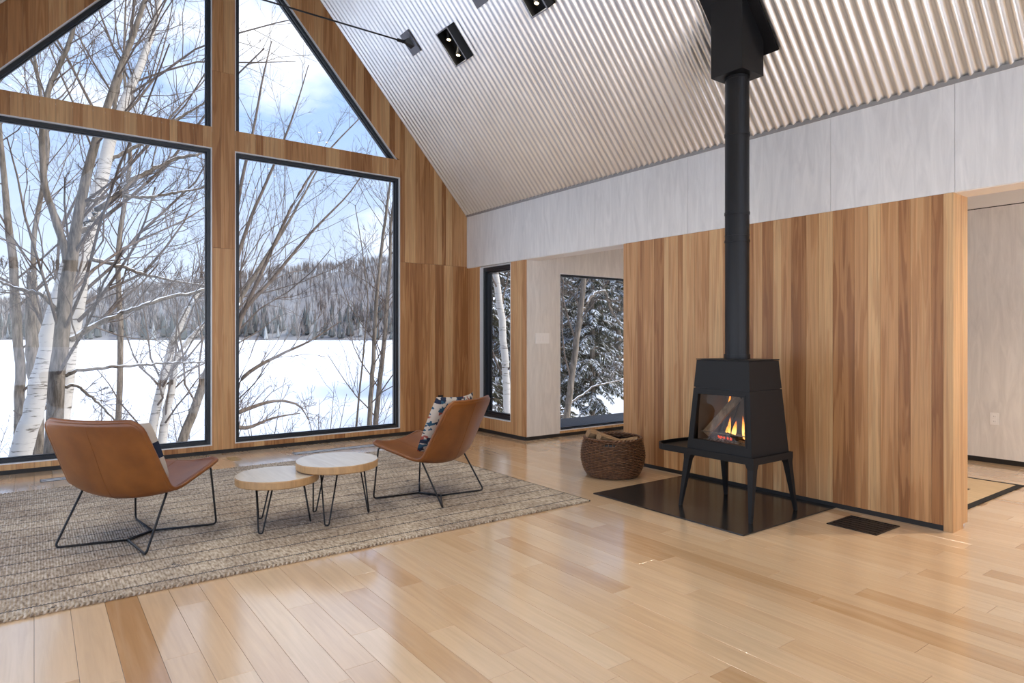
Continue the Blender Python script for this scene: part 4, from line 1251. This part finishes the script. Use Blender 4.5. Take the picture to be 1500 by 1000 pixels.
# recessed downlights in the wing ceiling
for x, y, lab in ((5.7, 0.9, 'recessed downlight over the hall mat'), (5.9, 5.0, 'recessed downlight near the wing window')):
    root = tag(empty('recessed_downlight', (x, y, 2.80)), lab, 'ceiling light')
    mesh_obj('rim', *lathe_geo([(0.04, 0), (0.055, 0), (0.055, -0.004), (0.04, -0.004)], 24), M_WHITE, root)
    mesh_obj('lens', *lathe_geo([(0.0, -0.002), (0.04, -0.002)], 24), M_LAMP, root)
    ld = bpy.data.lights.new('downlight_beam', 'SPOT'); ld.energy = 75 if y < 3 else 14; ld.color = (1.0, 0.84, 0.66); ld.spot_size = math.radians(120); ld.spot_blend = 0.7; ld.shadow_soft_size = 0.04
    lo = link(bpy.data.objects.new('downlight_beam', ld), root); lo.location = (0, 0, -0.012)
#SECTION3
# ================================================================== outdoors
LAKE = -1.5
ground_n = 60
def ground_z(x, y):
    d = max(0.0, y - 7.4) if x < 5.5 else max(0.0, min(y - 6.2, 30))
    shore = 1 / (1 + math.exp(-(d - 9) / 2.5))
    land = -0.6 - 0.12 * min(d, 8.0)
    side = 1 / (1 + math.exp(-(x - (9 + 0.40 * max(0, y))) / 3.0)) / (1 + math.exp(min(50, (y - 70) / 4.0)))      # the bank on the wing side stays land
    zz = land * (1 - shore) + LAKE * shore
    return zz * (1 - side) + (-0.75 + 0.02 * math.sin(x * 0.7) + 0.03 * math.sin(y * 0.5) + max(0, x - 14) * 0.035) * side
V, F = [], []
gx = np.concatenate([np.linspace(-420, -30, 14), np.linspace(-26, 60, 60), np.linspace(66, 420, 16)])
gy = np.concatenate([np.linspace(-120, -12, 8), np.linspace(-8, 60, 60), np.linspace(66, 420, 16)])
for x in gx:
    for y in gy:
        inside = XL - 0.4 < x < HX + 0.4 and YB - 0.4 < y < GY + 0.4
        V.append((x, y, min(-0.45, ground_z(x, y)) if inside else ground_z(x, y)))
ny_ = len(gy)
for i in range(len(gx) - 1):
    for j in range(ny_ - 1): F.append((i * ny_ + j, (i + 1) * ny_ + j, (i + 1) * ny_ + j + 1, i * ny_ + j + 1))
struct(mesh_obj('snow_ground', V, F, M_SNOW, smooth=True), 'snow covered bank and frozen lake')

# hill across the lake
def cam_dir(u):
    r = (u - CX) / F_PX; s, c = math.sin(YAW), math.cos(YAW)
    return (s + r * c, c - r * s)
sky_line = [(-900, 452), (-300, 446), (0, 440), (120, 432), (200, 420), (300, 408), (345, 400), (430, 392), (500, 386), (560, 378), (640, 372), (760, 366), (1000, 372), (1500, 400), (2200, 430)]
def sky_v(u):
    for (a, p), (b, q) in zip(sky_line, sky_line[1:]):
        if a <= u <= b: return p + (q - p) * (u - a) / (b - a)
    return 440
hill_pts, V, F = [], [], []
us = np.linspace(-900, 1500, 97)
rows_ = 14
D0, D1 = 400.0, 640.0
for u in us:
    dx, dy = cam_dir(u)
    crest = (CY - sky_v(u)) / F_PX * D1 + H - 9.0
    for k in range(rows_ + 1):
        t = k / rows_
        d = D0 + (D1 - D0) * t
        z = LAKE + 0.2 + (crest - LAKE) * (math.sin(t * math.pi / 2) ** 1.15) + 1.5 * math.sin(u * 0.05 + k)*t
        V.append((dx * d, dy * d, z))
w_ = rows_ + 1
for i in range(len(us) - 1):
    for k in range(rows_): F.append((i * w_ + k, (i + 1) * w_ + k, (i + 1) * w_ + k + 1, i * w_ + k + 1))
M_HILL = simple('snowy_forest_floor', (0.27, 0.255, 0.25), 0.95)
hill = struct(mesh_obj('hill', V, F, M_HILL, smooth=True), 'wooded hill across the frozen lake')
HV = np.array(V).reshape(len(us), w_, 3)

def forest(name, count, hmin, hmax, wid, tmin, tmax, mat, label, seed, spindly):
    r = np.random.default_rng(seed)
    ui = r.uniform(0, len(us) - 1.001, count); ti = tmin * rows_ + r.uniform(0, 1, count) ** 1.0 * (tmax - tmin) * rows_ * 0.999
    i0, k0 = ui.astype(int), ti.astype(int); fu, ft = (ui - i0)[:, None], (ti - k0)[:, None]
    Pb = (HV[i0, k0] * (1 - fu) * (1 - ft) + HV[i0 + 1, k0] * fu * (1 - ft) + HV[i0, k0 + 1] * (1 - fu) * ft + HV[i0 + 1, k0 + 1] * fu * ft)
    hts = r.uniform(hmin, hmax, count)
    V, F = [], []
    if not spindly:
        sides = 5
        prof_ = [(0.05, 0.0), (1.0, 0.08), (0.55, 0.42), (0.62, 0.45), (0.25, 0.78), (0.0, 1.0)]
        A = 2 * np.pi * np.arange(sides) / sides
        for q in range(len(prof_)):
            pr, pz = prof_[q]
            ja = A[None, :] + r.uniform(0, 6.28, (count, 1))
            rad = wid * hts[:, None] * pr * r.uniform(0.7, 1.2, (count, sides))
            V.append(np.stack([Pb[:, 0:1] + rad * np.cos(A), Pb[:, 1:2] + rad * np.sin(A), Pb[:, 2:3] + (hts * pz)[:, None] + np.zeros((1, sides))], -1))
        VV = np.stack(V, 1).reshape(count, -1, 3)
        f = np.array([(q * sides + k, q * sides + (k + 1) % sides, (q + 1) * sides + (k + 1) % sides, (q + 1) * sides + k) for q in range(len(prof_) - 1) for k in range(sides)])
        nv = VV.shape[1]
        FF = (f[None] + (np.arange(count) * nv)[:, None, None]).reshape(-1, 4)
        VV = VV.reshape(-1, 3)
    else:
        # bare crowns: a stem and a sheaf of thin upswept slivers
        m = 9
        b = np.repeat(Pb, m, 0); hh = np.repeat(hts, m)
        st = r.uniform(0.05, 0.5, len(b)); st[::m] = 0
        en = r.uniform(0.65, 1.0, len(b)); en[::m] = 1
        ang = r.uniform(0, 6.28, len(b)); sp = r.uniform(0.08, wid, len(b)); sp[::m] = 0.02
        p0 = b + np.stack([0 * ang, 0 * ang, hh * st], -1)
        p1 = b + np.stack([np.cos(ang) * hh * sp, np.sin(ang) * hh * sp, hh * en], -1)
        wv_ = (0.012 + 0.010 * r.random(len(b)))[:, None] * hh[:, None]
        side = np.stack([np.cos(ang + 1.57), np.sin(ang + 1.57), 0 * ang], -1)
        mid = (p0 + p1) / 2
        VV = np.stack([p0 - side * wv_ * .5, p0 + side * wv_ * .5, mid + side * wv_, p1, mid - side * wv_], 1).reshape(-1, 3)
        FF = [(5 * k, 5 * k + 1, 5 * k + 2, 5 * k + 3, 5 * k + 4) for k in range(len(b))]
    o = mesh_obj(name, VV, FF, mat, hill)
    return tag(o, label, kind='stuff')
M_FAR1 = simple('far_bare_branches', (0.215, 0.190, 0.180), 1.0, spec=0.0)
M_FAR2 = simple('far_pale_branches', (0.33, 0.305, 0.29), 1.0, spec=0.0)
M_FAR3 = simple('far_spruce', (0.105, 0.115, 0.115), 1.0, spec=0.0)
M_FAR4 = simple('far_frosted_spruce', (0.33, 0.345, 0.35), 1.0, spec=0.0)
forest('bare_forest', 5200, 9, 15, 0.28, 0.0, 1.0, M_FAR1, 'grey brown bare woodland over the far hill', 1, True)
forest('pale_bare_forest', 3000, 8, 14, 0.28, 0.05, 1.0, M_FAR2, 'paler bare trees scattered over the far hill', 2, True)
forest('spruce_belt', 620, 7, 15, 0.17, 0.0, 0.16, M_FAR3, 'dark spruce belt along the far shore', 3, False)
forest('frosted_spruce', 260, 6, 12, 0.16, 0.0, 0.45, M_FAR4, 'snow dusted spruces on the far shore', 4, False)

# ------------------------------------------------------------------ bare trees near the house
def batch_tubes(P, R, sides):
    """P (N,k,3), R (N,k) -> verts, faces of N open tubes"""
    N_, k, _ = P.shape
    T = np.empty_like(P)
    T[:, 1:-1] = P[:, 2:] - P[:, :-2]; T[:, 0] = P[:, 1] - P[:, 0]; T[:, -1] = P[:, -1] - P[:, -2]
    T /= np.linalg.norm(T, axis=-1, keepdims=True) + 1e-9
    ref = np.where(np.abs(T[..., 2:3]) > 0.9, np.array([1.0, 0, 0]), np.array([0, 0, 1.0]))
    n1 = np.cross(T, ref); n1 /= np.linalg.norm(n1, axis=-1, keepdims=True) + 1e-9
    n2 = np.cross(T, n1)
    A = 2 * np.pi * np.arange(sides) / sides
    ring = (n1[:, :, None] * np.cos(A)[None, None, :, None] + n2[:, :, None] * np.sin(A)[None, None, :, None]) * R[:, :, None, None]
    V = (P[:, :, None] + ring).reshape(-1, 3)
    f = np.array([(i * sides + j, i * sides + (j + 1) % sides, (i + 1) * sides + (j + 1) % sides, (i + 1) * sides + j) for i in range(k - 1) for j in range(sides)])
    F = (f[None] + (np.arange(N_) * k * sides)[:, None, None]).reshape(-1, 4)
    return V, F
def resample(pts, rad, n):
    p = np.array([tuple(q) for q in pts], float)
    d = np.concatenate([[0], np.cumsum(np.linalg.norm(np.diff(p, axis=0), axis=1))])
    t = np.linspace(0, d[-1], n + 1)
    c = np.stack([np.interp(t, d, p[:, a]) for a in range(3)], -1)
    for _ in range(2): c[1:-1] = 0.25 * c[:-2] + 0.5 * c[1:-1] + 0.25 * c[2:]
    return c, np.interp(t, d, rad)
def grow(P, R, r, per, len_f, ang, up, k, rmin, tmin=0.25, rf=0.55):
    """children of every parent branch"""
    N_ = P.shape[0]
    kk = P.shape[1]
    tot = N_ * per
    par = np.repeat(np.arange(N_), per)
    t = tmin + (1 - tmin) * r.random(tot) ** 0.8
    s = t * (kk - 1); i0 = np.minimum(s.astype(int), kk - 2); f = (s - i0)[:, None]
    st = P[par, i0] * (1 - f) + P[par, i0 + 1] * f
    tan = P[par, i0 + 1] - P[par, i0]; tan /= np.linalg.norm(tan, axis=1, keepdims=True) + 1e-9
    r0 = (R[par, i0] * (1 - f[:, 0]) + R[par, i0 + 1] * f[:, 0])
    plen = np.linalg.norm(P[par, -1] - P[par, 0], axis=1)
    rand = r.normal(size=(tot, 3)); perp = rand - (rand * tan).sum(1, keepdims=True) * tan
    perp /= np.linalg.norm(perp, axis=1, keepdims=True) + 1e-9
    a = np.radians(r.uniform(ang[0], ang[1], tot))[:, None]
    d = tan * np.cos(a) + perp * np.sin(a); d[:, 2] += up; d /= np.linalg.norm(d, axis=1, keepdims=True)
    ln = plen * len_f * (1.15 - 0.6 * t) * r.uniform(0.6, 1.25, tot)
    out = np.empty((tot, k, 3)); out[:, 0] = st
    cur = d
    for q in range(1, k):
        cur = cur + r.normal(0, 0.16, (tot, 3)); cur[:, 2] += up * 0.22
        cur /= np.linalg.norm(cur, axis=1, keepdims=True)
        out[:, q] = out[:, q - 1] + cur * (ln / (k - 1))[:, None]
    rs = np.maximum(r0 * rf, rmin)
    rad = rs[:, None] * np.linspace(1, 0.35, k)[None]
    return out, np.maximum(rad, rmin * 0.6)
def px(u, v, Y):
    rx, up = (u - CX) / F_PX, (CY - v) / F_PX
    s, c = math.sin(YAW), math.cos(YAW)
    t = Y / (c - rx * s)
    return ((s + rx * c) * t, Y, H + up * t)
def bare_tree(name, label, trunks, mat, seed, per=(9, 6, 5), len_f=(0.42, 0.45, 0.5), up=(0.25, 0.18, 0.12), ang=((35, 70), (30, 65), (25, 60)), limbs=(), limb_mat=None, twig_r=0.0024, group='bare trees outside the gable windows', tmin=0.28):
    """trunks and limbs: lists of (points, radii)"""
    r = np.random.default_rng(seed)
    base = Vector(trunks[0][0][0])
    root = tag(empty(name, base), label, 'tree', group)
    off = np.array(base)
    K = 34
    Ps, Rs = zip(*[resample(p, q, K - 1) for p, q in trunks])
    Ps, Rs = np.array(Ps), np.array(Rs)
    wob = r.normal(0, 1, Ps.shape); wob[:, 0] = 0
    Ps = Ps + wob * (Rs[..., None] * 0.10)
    for q in range(len(Ps)):
        V, F = batch_tubes(Ps[q:q + 1] - off, Rs[q:q + 1], 12)
        mesh_obj('trunk', V, F, mat, root, smooth=True)
    parents = [(Ps, Rs)]
    if limbs:
        LP, LR = zip(*[resample(p, q, K - 1) for p, q in limbs]); LP, LR = np.array(LP), np.array(LR)
        LP = LP + r.normal(0, 1, LP.shape) * (LR[..., None] * 0.35)
        for q in range(len(LP)):
            V, F = batch_tubes(LP[q:q + 1] - off, LR[q:q + 1], 8)
            mesh_obj('limb', V, F, limb_mat or M_BARK, root, smooth=True)
        parents.append((LP, LR))
    VV, FF, n0 = [], [], 0
    for PP, RR in parents:
        lvl = (PP, RR)
        for q in range(3):
            c = grow(lvl[0], lvl[1], r, per[q], len_f[q], ang[q], up[q], 6 if q < 2 else 4, twig_r * (2.2, 1.4, 1.0)[q], tmin if q == 0 else 0.2, (0.27, 0.5, 0.6)[q])
            V, F = batch_tubes(c[0] - off, c[1], (6, 4, 3)[q])
            VV.append(V); FF.append(F + n0); n0 += len(V)
            lvl = c
    o = mesh_obj('crown', np.concatenate(VV), np.concatenate(FF), M_TWIG, root, smooth=False)
    o['kind'] = 'stuff'
    return root

def tr(pts, Y): return [px(u, v, Y) for u, v in pts]
def low(p, Y, dz=2.0):         # carry a trunk on down to the ground below the sill
    x, y, z = p
    return (x - 0.05, y, min(z - dz, ground_z(x, y) - 0.1))
Y1 = 11.2
p = tr([(77, 660), (80, 600), (85, 539), (91, 501), (96, 456), (99, 402), (107, 366), (117, 310), (128, 240), (150, 180), (172, 110), (200, 40), (222, -30), (250, -120)], Y1)
bare_tree('bare_maple', 'thick grey brown trunk crossing in front of the birches', [([low(p[0], Y1)] + p, [0.12, 0.108, 0.105, 0.10, 0.098, 0.094, 0.09, 0.08, 0.068, 0.06, 0.052, 0.045, 0.037, 0.028, 0.016]),
          (tr([(99, 385), (88, 340), (76, 310), (64, 270), (60, 200), (70, 130), (105, 60), (112, 0), (118, -60)], Y1), [0.06, 0.05, 0.045, 0.042, 0.038, 0.034, 0.03, 0.025, 0.02])], M_BARK, 5,
          per=(17, 7, 5), limbs=[
    (tr([(100, 498), (128, 482), (156, 466), (204, 449), (245, 436), (296, 426), (350, 405)], Y1), [0.045, 0.042, 0.038, 0.034, 0.03, 0.026, 0.02]),
    (tr([(88, 550), (130, 540), (180, 536), (230, 532), (300, 530)], Y1), [0.03, 0.027, 0.024, 0.02, 0.012]),
    (tr([(118, 340), (150, 300), (200, 262), (250, 235), (300, 222)], Y1), [0.05, 0.045, 0.038, 0.03, 0.02]),
    (tr([(120, 300), (160, 285), (210, 290), (260, 282), (320, 270)], Y1 + 0.3), [0.035, 0.03, 0.025, 0.02, 0.012]),
    (tr([(95, 470), (60, 430), (20, 420), (-30, 400)], Y1), [0.03, 0.026, 0.02, 0.014]),
    (tr([(83, 570), (110, 562), (145, 590), (165, 612), (190, 640)], Y1), [0.03, 0.024, 0.018, 0.013, 0.008])])
Y2_ = 12.6
p = tr([(26, 680), (38, 640), (48, 603), (59, 558), (69, 514), (78, 466), (87, 432), (95, 400), (103, 358), (113, 312)], Y2_)
bare_tree('leaning_birch', 'white birch trunk leaning behind the grey maple trunk', [([low(p[0], Y2_)] + p, [0.16, 0.15, 0.145, 0.14, 0.135, 0.13, 0.12, 0.105, 0.08, 0.05, 0.015])], M_BIRCH, 6, per=(12, 6, 4), tmin=0.55)
Y3 = 14.5
p = tr([(88, 640), (91, 610), (98, 539), (106, 488), (114, 443), (122, 388), (130, 344), (140, 300), (153, 238), (165, 190), (186, 140), (206, 98), (226, 40), (240, -30), (250, -100)], Y3)
bare_tree('upright_birch', 'slender white birch rising straight behind the grey maple', [([low(p[0], Y3)] + p, [0.15, 0.14, 0.14, 0.135, 0.135, 0.13, 0.13, 0.125, 0.12, 0.11, 0.10, 0.085, 0.07, 0.055, 0.04, 0.02])], M_BIRCH, 7,
          per=(22, 7, 5), limbs=[(tr([(122, 378), (163, 385), (211, 402), (258, 412), (310, 420)], Y3), [0.045, 0.04, 0.03, 0.022, 0.014]),
                                 (tr([(153, 238), (200, 215), (250, 180), (300, 150)], Y3), [0.04, 0.034, 0.028, 0.02]),
                                 (tr([(165, 190), (170, 130), (190, 60), (200, -20)], Y3), [0.045, 0.04, 0.03, 0.02])])
Y4 = 15.0
p = tr([(28, 650), (29, 616), (29, 520), (24, 456), (19, 392), (13, 340), (8, 280), (0, 200), (-6, 120), (0, 40)], Y4)
bare_tree('thin_bare_tree', 'thin brown tree at the edge of the birch group', [([low(p[0], Y4)] + p, [0.09, 0.085, 0.085, 0.08, 0.075, 0.07, 0.06, 0.05, 0.04, 0.03, 0.02])], M_BARK, 8, per=(18, 7, 4))
p = tr([(56, 660), (52, 610), (48, 539), (46, 488), (46, 440), (45, 398)], 13.8)
bare_tree('broken_snag', 'broken grey dead trunk between the birches', [([low(p[0], 13.8)] + p, [0.11, 0.10, 0.10, 0.095, 0.085, 0.08, 0.05])], M_BARK, 9, per=(3, 3, 3), len_f=(0.15, 0.4, 0.5))
Y6 = 16.0
clump = [([low(q[0], Y6)] + q, rd) for q, rd in (
    (tr([(219, 660), (221, 640), (234, 572), (248, 517), (262, 477), (282, 436), (303, 412), (330, 370), (350, 330)], Y6), [0.10, 0.10, 0.095, 0.09, 0.085, 0.075, 0.065, 0.055, 0.04, 0.025]),
    (tr([(236, 660), (238, 640), (251, 572), (258, 520), (288, 484), (310, 465), (345, 430)], Y6), [0.095, 0.09, 0.09, 0.08, 0.07, 0.055, 0.045, 0.03]))]
bare_tree('birch_clump', 'pair of slim snowy birches leaning towards the centre post', clump, M_BIRCH, 10, per=(12, 6, 4))
p = tr([(264, 660), (268, 640), (285, 599), (301, 551), (318, 505), (340, 455), (375, 400), (420, 330), (470, 240)], 15.0)
bare_tree('leaning_alder', 'brown trunk leaning behind the centre post', [([low(p[0], 15.0)] + p, [0.10, 0.10, 0.095, 0.09, 0.085, 0.075, 0.06, 0.045, 0.03, 0.015])], M_BARK, 11, per=(14, 6, 4))
# multi stemmed tree whose long limbs sweep up across the hill window
Y7 = 12.0
b7 = low(px(322, 690, Y7), Y7)
stems = []
for ends in ([(330, 640), (350, 552), (406, 521), (452, 501), (500, 470)], [(328, 600), (348, 455), (380, 433), (425, 376), (471, 323), (508, 290), (545, 235)],
             [(326, 560), (340, 400), (362, 330), (398, 250), (430, 170), (452, 95)], [(326, 560), (338, 380), (350, 280), (372, 190), (385, 110), (398, 60)],
             [(328, 580), (350, 470), (392, 380), (432, 290), (480, 220), (540, 160)], [(330, 610), (360, 600), (400, 585), (440, 590), (452, 615)],
             [(330, 620), (362, 630), (395, 612), (440, 605)]):
    stems.append(([b7] + tr(ends, Y7), [0.07] + list(np.linspace(0.045, 0.008, len(ends)))))
bare_tree('sweeping_tree', 'many stemmed bare tree sweeping up across the hill window', stems, M_TWIG, 12, per=(13, 6, 4), len_f=(0.26, 0.45, 0.5), up=(0.3, 0.2, 0.12), ang=((18, 45), (20, 50), (20, 55)), twig_r=0.0022)
Y8 = 13.5
for q, (pts, rd, lab) in enumerate([([(540, 640), (541, 623), (547, 528), (551, 433), (562, 338), (570, 280), (578, 215)], 0.062, 'slim upright sapling by the hill window jamb'),
                                    ([(548, 640), (549, 623), (562, 509), (566, 452), (572, 376), (572, 319), (585, 250)], 0.07, 'thicker sapling crossing the hill window jamb'),
                                    ([(520, 640), (524, 600), (532, 520), (540, 440), (530, 360), (520, 300)], 0.028, 'thin grey sapling in front of the far spruces')]):
    p = tr(pts, Y8 + q * 0.7)
    bare_tree('bare_sapling', lab, [([low(p[0], Y8)] + p, [rd * 1.1] + list(np.linspace(rd, rd * 0.3, len(p))))], M_BARK, 20 + q, per=(20, 6, 4), len_f=(0.26, 0.45, 0.5), ang=((30, 65), (25, 60), (25, 60)))
for q, (u, Yb) in enumerate(((500, 12.5), (470, 14.0), (400, 16.0), (150, 18.0), (290, 19.0), (-20, 17.0))):
    st = []
    r_ = random.Random(40 + q)
    b0 = Vector(low(px(u, 640, Yb), Yb))
    for k in range(6):
        e_ = b0 + Vector((r_.uniform(-0.9, 0.9), r_.uniform(-0.9, 0.9), r_.uniform(1.8, 3.6)))
        md = b0.lerp(e_, 0.5) + Vector((r_.uniform(-0.15, 0.15), 0, 0.1))
        st.append(([tuple(b0), tuple(md), tuple(e_)], [0.016, 0.011, 0.004]))
    bare_tree('bare_shrub', ('twiggy shrub under the hill window', 'twiggy shrub beside the sapling stems', 'twiggy shrub on the lake edge', 'twiggy shrub behind the birches', 'twiggy shrub behind the centre post', 'twiggy shrub beside the thin brown tree')[q], st, M_TWIG, 50 + q, per=(6, 4, 3), len_f=(0.35, 0.45, 0.5), group='shrubs on the snowy bank', twig_r=0.002)
# taller crowns standing farther back, filling the sky
for q, (u, Yb, h, lab) in enumerate(((172, 20.0, 12.5, 'slim tall bare tree behind the birch group'), (60, 21.0, 13, 'slim tall bare tree behind the leaning birch'))):
    b0 = px(u, 600, Yb); b0 = (b0[0], b0[1], ground_z(b0[0], b0[1]) - 0.1)
    r_ = random.Random(70 + q)
    pts = [b0] + [(b0[0] + r_.uniform(-0.25, 0.25) * k * 0.4, b0[1] + r_.uniform(-0.2, 0.2) * k * 0.4, b0[2] + h * k / 5) for k in range(1, 6)]
    bare_tree('tall_bare_tree', lab, [(pts, [0.075, 0.07, 0.06, 0.05, 0.035, 0.012])], M_BARK, 80 + q, per=(20, 7, 4), len_f=(0.34, 0.42, 0.5), up=(0.45, 0.25, 0.15), ang=((25, 55), (25, 55), (25, 60)), twig_r=0.0032)
# birch outside the narrow corner window and a bare tree outside the wing window
p = [px(747, 640, 11.0), px(741, 560, 11.0), px(736, 480, 11.0), px(729, 420, 11.0), px(722, 380, 11.0), px(714, 320, 11.0), px(706, 250, 11.0)]
bare_tree('corner_birch', 'pale birch leaning outside the narrow corner window', [([low(p[0], 11.0, 1.2)] + p, [0.085, 0.08, 0.078, 0.075, 0.07, 0.065, 0.05, 0.03])], M_BIRCH, 90, per=(12, 5, 4), group='bare trees outside the wing')
p = [px(826, 640, 10.0), px(834, 580, 10.0), px(842, 520, 10.0), px(850, 460, 10.0), px(856, 400, 10.0), px(864, 330, 10.0), px(870, 250, 10.0)]
bare_tree('snowy_bare_tree', 'grey snow lined trunk outside the wing window', [([low(p[0], 10.0, 1.0)] + p, [0.075, 0.07, 0.068, 0.065, 0.06, 0.055, 0.045, 0.03])], M_BARK, 91, per=(14, 6, 4), group='bare trees outside the wing',
          limbs=[(tr([(850, 460), (868, 430), (886, 425), (895, 455), (912, 480)], 10.0), [0.035, 0.032, 0.028, 0.022, 0.014]), (tr([(836, 590), (870, 565), (905, 558), (950, 540)], 10.0), [0.022, 0.018, 0.014, 0.008])])

# ------------------------------------------------------------------ hemlocks by the wing
def hemlock_meshes(seed, h):
    r = np.random.default_rng(seed)
    nb = 170
    zf = np.sort(r.uniform(0.04, 0.99, nb)); az = r.uniform(0, 6.28, nb)
    ln = (1 - zf) ** 0.8 * h * 0.27 + 0.15
    D = np.stack([np.cos(az), np.sin(az), np.zeros(nb)], -1)
    S = np.linspace(0, 1, 6)
    base = np.stack([np.zeros(nb), np.zeros(nb), zf * h], -1)
    drop = -0.35 * ln[:, None] * S[None] ** 1.7 + 0.10 * ln[:, None] * S[None]
    P = base[:, None] + D[:, None] * (ln[:, None] * S[None])[..., None]; P[..., 2] += drop
    Rb = np.maximum(0.004, 0.014 * (1 - S[None] * 0.8) * (ln[:, None] / (h * 0.27) + 0.3))
    Vb, Fb = batch_tubes(P, Rb, 4)
    tr_P = np.array([[(0, 0, z) for z in np.linspace(0, h, 8)]]); tr_R = np.array([np.linspace(0.016 * h + 0.02, 0.01, 8)])
    Vt, Ft = batch_tubes(tr_P, tr_R, 9)
    # sprays: pointed leaflets of needles hanging both sides of every branch
    m = 120
    par = np.repeat(np.arange(nb), m); t = r.uniform(0.12, 1.0, nb * m)
    s = t * 5; i0 = np.minimum(s.astype(int), 4); f = (s - i0)[:, None]
    st = P[par, i0] * (1 - f) + P[par, i0 + 1] * f
    tan = P[par, i0 + 1] - P[par, i0]; tan /= np.linalg.norm(tan, axis=1, keepdims=True)
    sd_ = np.cross(tan, np.array([0, 0, 1.0])); sd_ /= np.linalg.norm(sd_, axis=1, keepdims=True)
    sgn = np.where(r.random(nb * m) < 0.5, -1, 1)[:, None]
    dr = tan * r.uniform(0.4, 1.0, (nb * m, 1)) + sd_ * sgn * r.uniform(0.5, 1.1, (nb * m, 1)); dr[:, 2] += r.uniform(-0.5, 0.05, nb * m)
    dr /= np.linalg.norm(dr, axis=1, keepdims=True)
    L_ = (0.05 + 0.17 * (1 - t)) * np.minimum(1.0, ln[par] / 0.8) * r.uniform(0.7, 1.3, nb * m)
    L_ = L_[:, None] + 0.03
    wd = np.cross(dr, np.array([0, 0, 1.0]) + r.normal(0, 0.3, (nb * m, 3))); wd /= np.linalg.norm(wd, axis=1, keepdims=True)
    w_ = 0.011 + 0.010 * r.random((nb * m, 1))
    tip = st + dr * L_; tip[:, 2] -= 0.25 * L_[:, 0]
    mid = st + dr * L_ * 0.5
    V = np.stack([st, mid + wd * w_, tip, mid - wd * w_], 1)
    Fn = np.arange(len(V) * 4).reshape(-1, 4)
    pick = r.random(len(V)) < 0.36
    Vs = V[pick].copy(); Vs[..., 2] += 0.012
    Vs = Vs * 1.0
    Fs = np.arange(len(Vs) * 4).reshape(-1, 4)
    def me(n_, V_, F_, m_):
        x = bpy.data.meshes.new(n_); x.from_pydata(np.asarray(V_).reshape(-1, 3).tolist(), [], np.asarray(F_).tolist()); x.materials.append(m_); x.update(); return x
    return [('trunk', me('hemlock_trunk', Vt, Ft, M_BARK)), ('bough', me('hemlock_bough', Vb, Fb, M_TWIG)), ('foliage', me('hemlock_foliage', V, Fn, M_NEEDLE)), ('snow_load', me('hemlock_snow', Vs, Fs, M_NEEDLE_SNOW))]
kinds = [hemlock_meshes(200, 8.0), hemlock_meshes(201, 10.0), hemlock_meshes(202, 6.0)]
hrng = random.Random(5)
def hemlock(x, y, k, sc, label, group):
    root = tag(empty('hemlock', (x, y, ground_z(x, y) - 0.1), hrng.uniform(0, 6.28)), label, 'tree', group)
    root.scale = (sc, sc, sc)
    for n_, me_ in kinds[k]:
        c = bpy.data.objects.new(n_, me_); link(c, root)
        if n_ in ('foliage', 'snow_load', 'bough'): c['kind'] = 'stuff'
spots = [(700, 13.5, 2, 'small snowy hemlock outside the narrow corner window'), (735, 17.0, 0, 'snowy hemlock behind the corner birch'),
         (815, 14.5, 2, 'small snowy hemlock beside the snow lined trunk'), (868, 13.0, 2, 'low snowy hemlock in front of the wing window'), (905, 19.0, 0, 'snowy hemlock standing in the clearing')]
for u, Yb, k, lab in spots:
    x, y, z = px(u, 560, Yb)
    hemlock(x, y, k, hrng.uniform(0.9, 1.15), lab, 'hemlocks beside the wing')
for u, Yb, k in ((712, 25, 1), (728, 30, 1), (780, 27, 1), (800, 21, 0), (826, 20, 1), (850, 24, 1), (835, 30, 1), (880, 26, 1), (868, 34, 1), (915, 31, 1), (940, 25, 0), (895, 40, 1), (745, 40, 1), (800, 42, 1), (850, 50, 1), (915, 52, 1), (700, 46, 1)):
    x, y, z = px(u, 560, Yb)
    hemlock(x, y, k, hrng.uniform(1.0, 1.35), 'tall snow laden hemlock in the dense stand beyond the wing', 'dense hemlock stand')
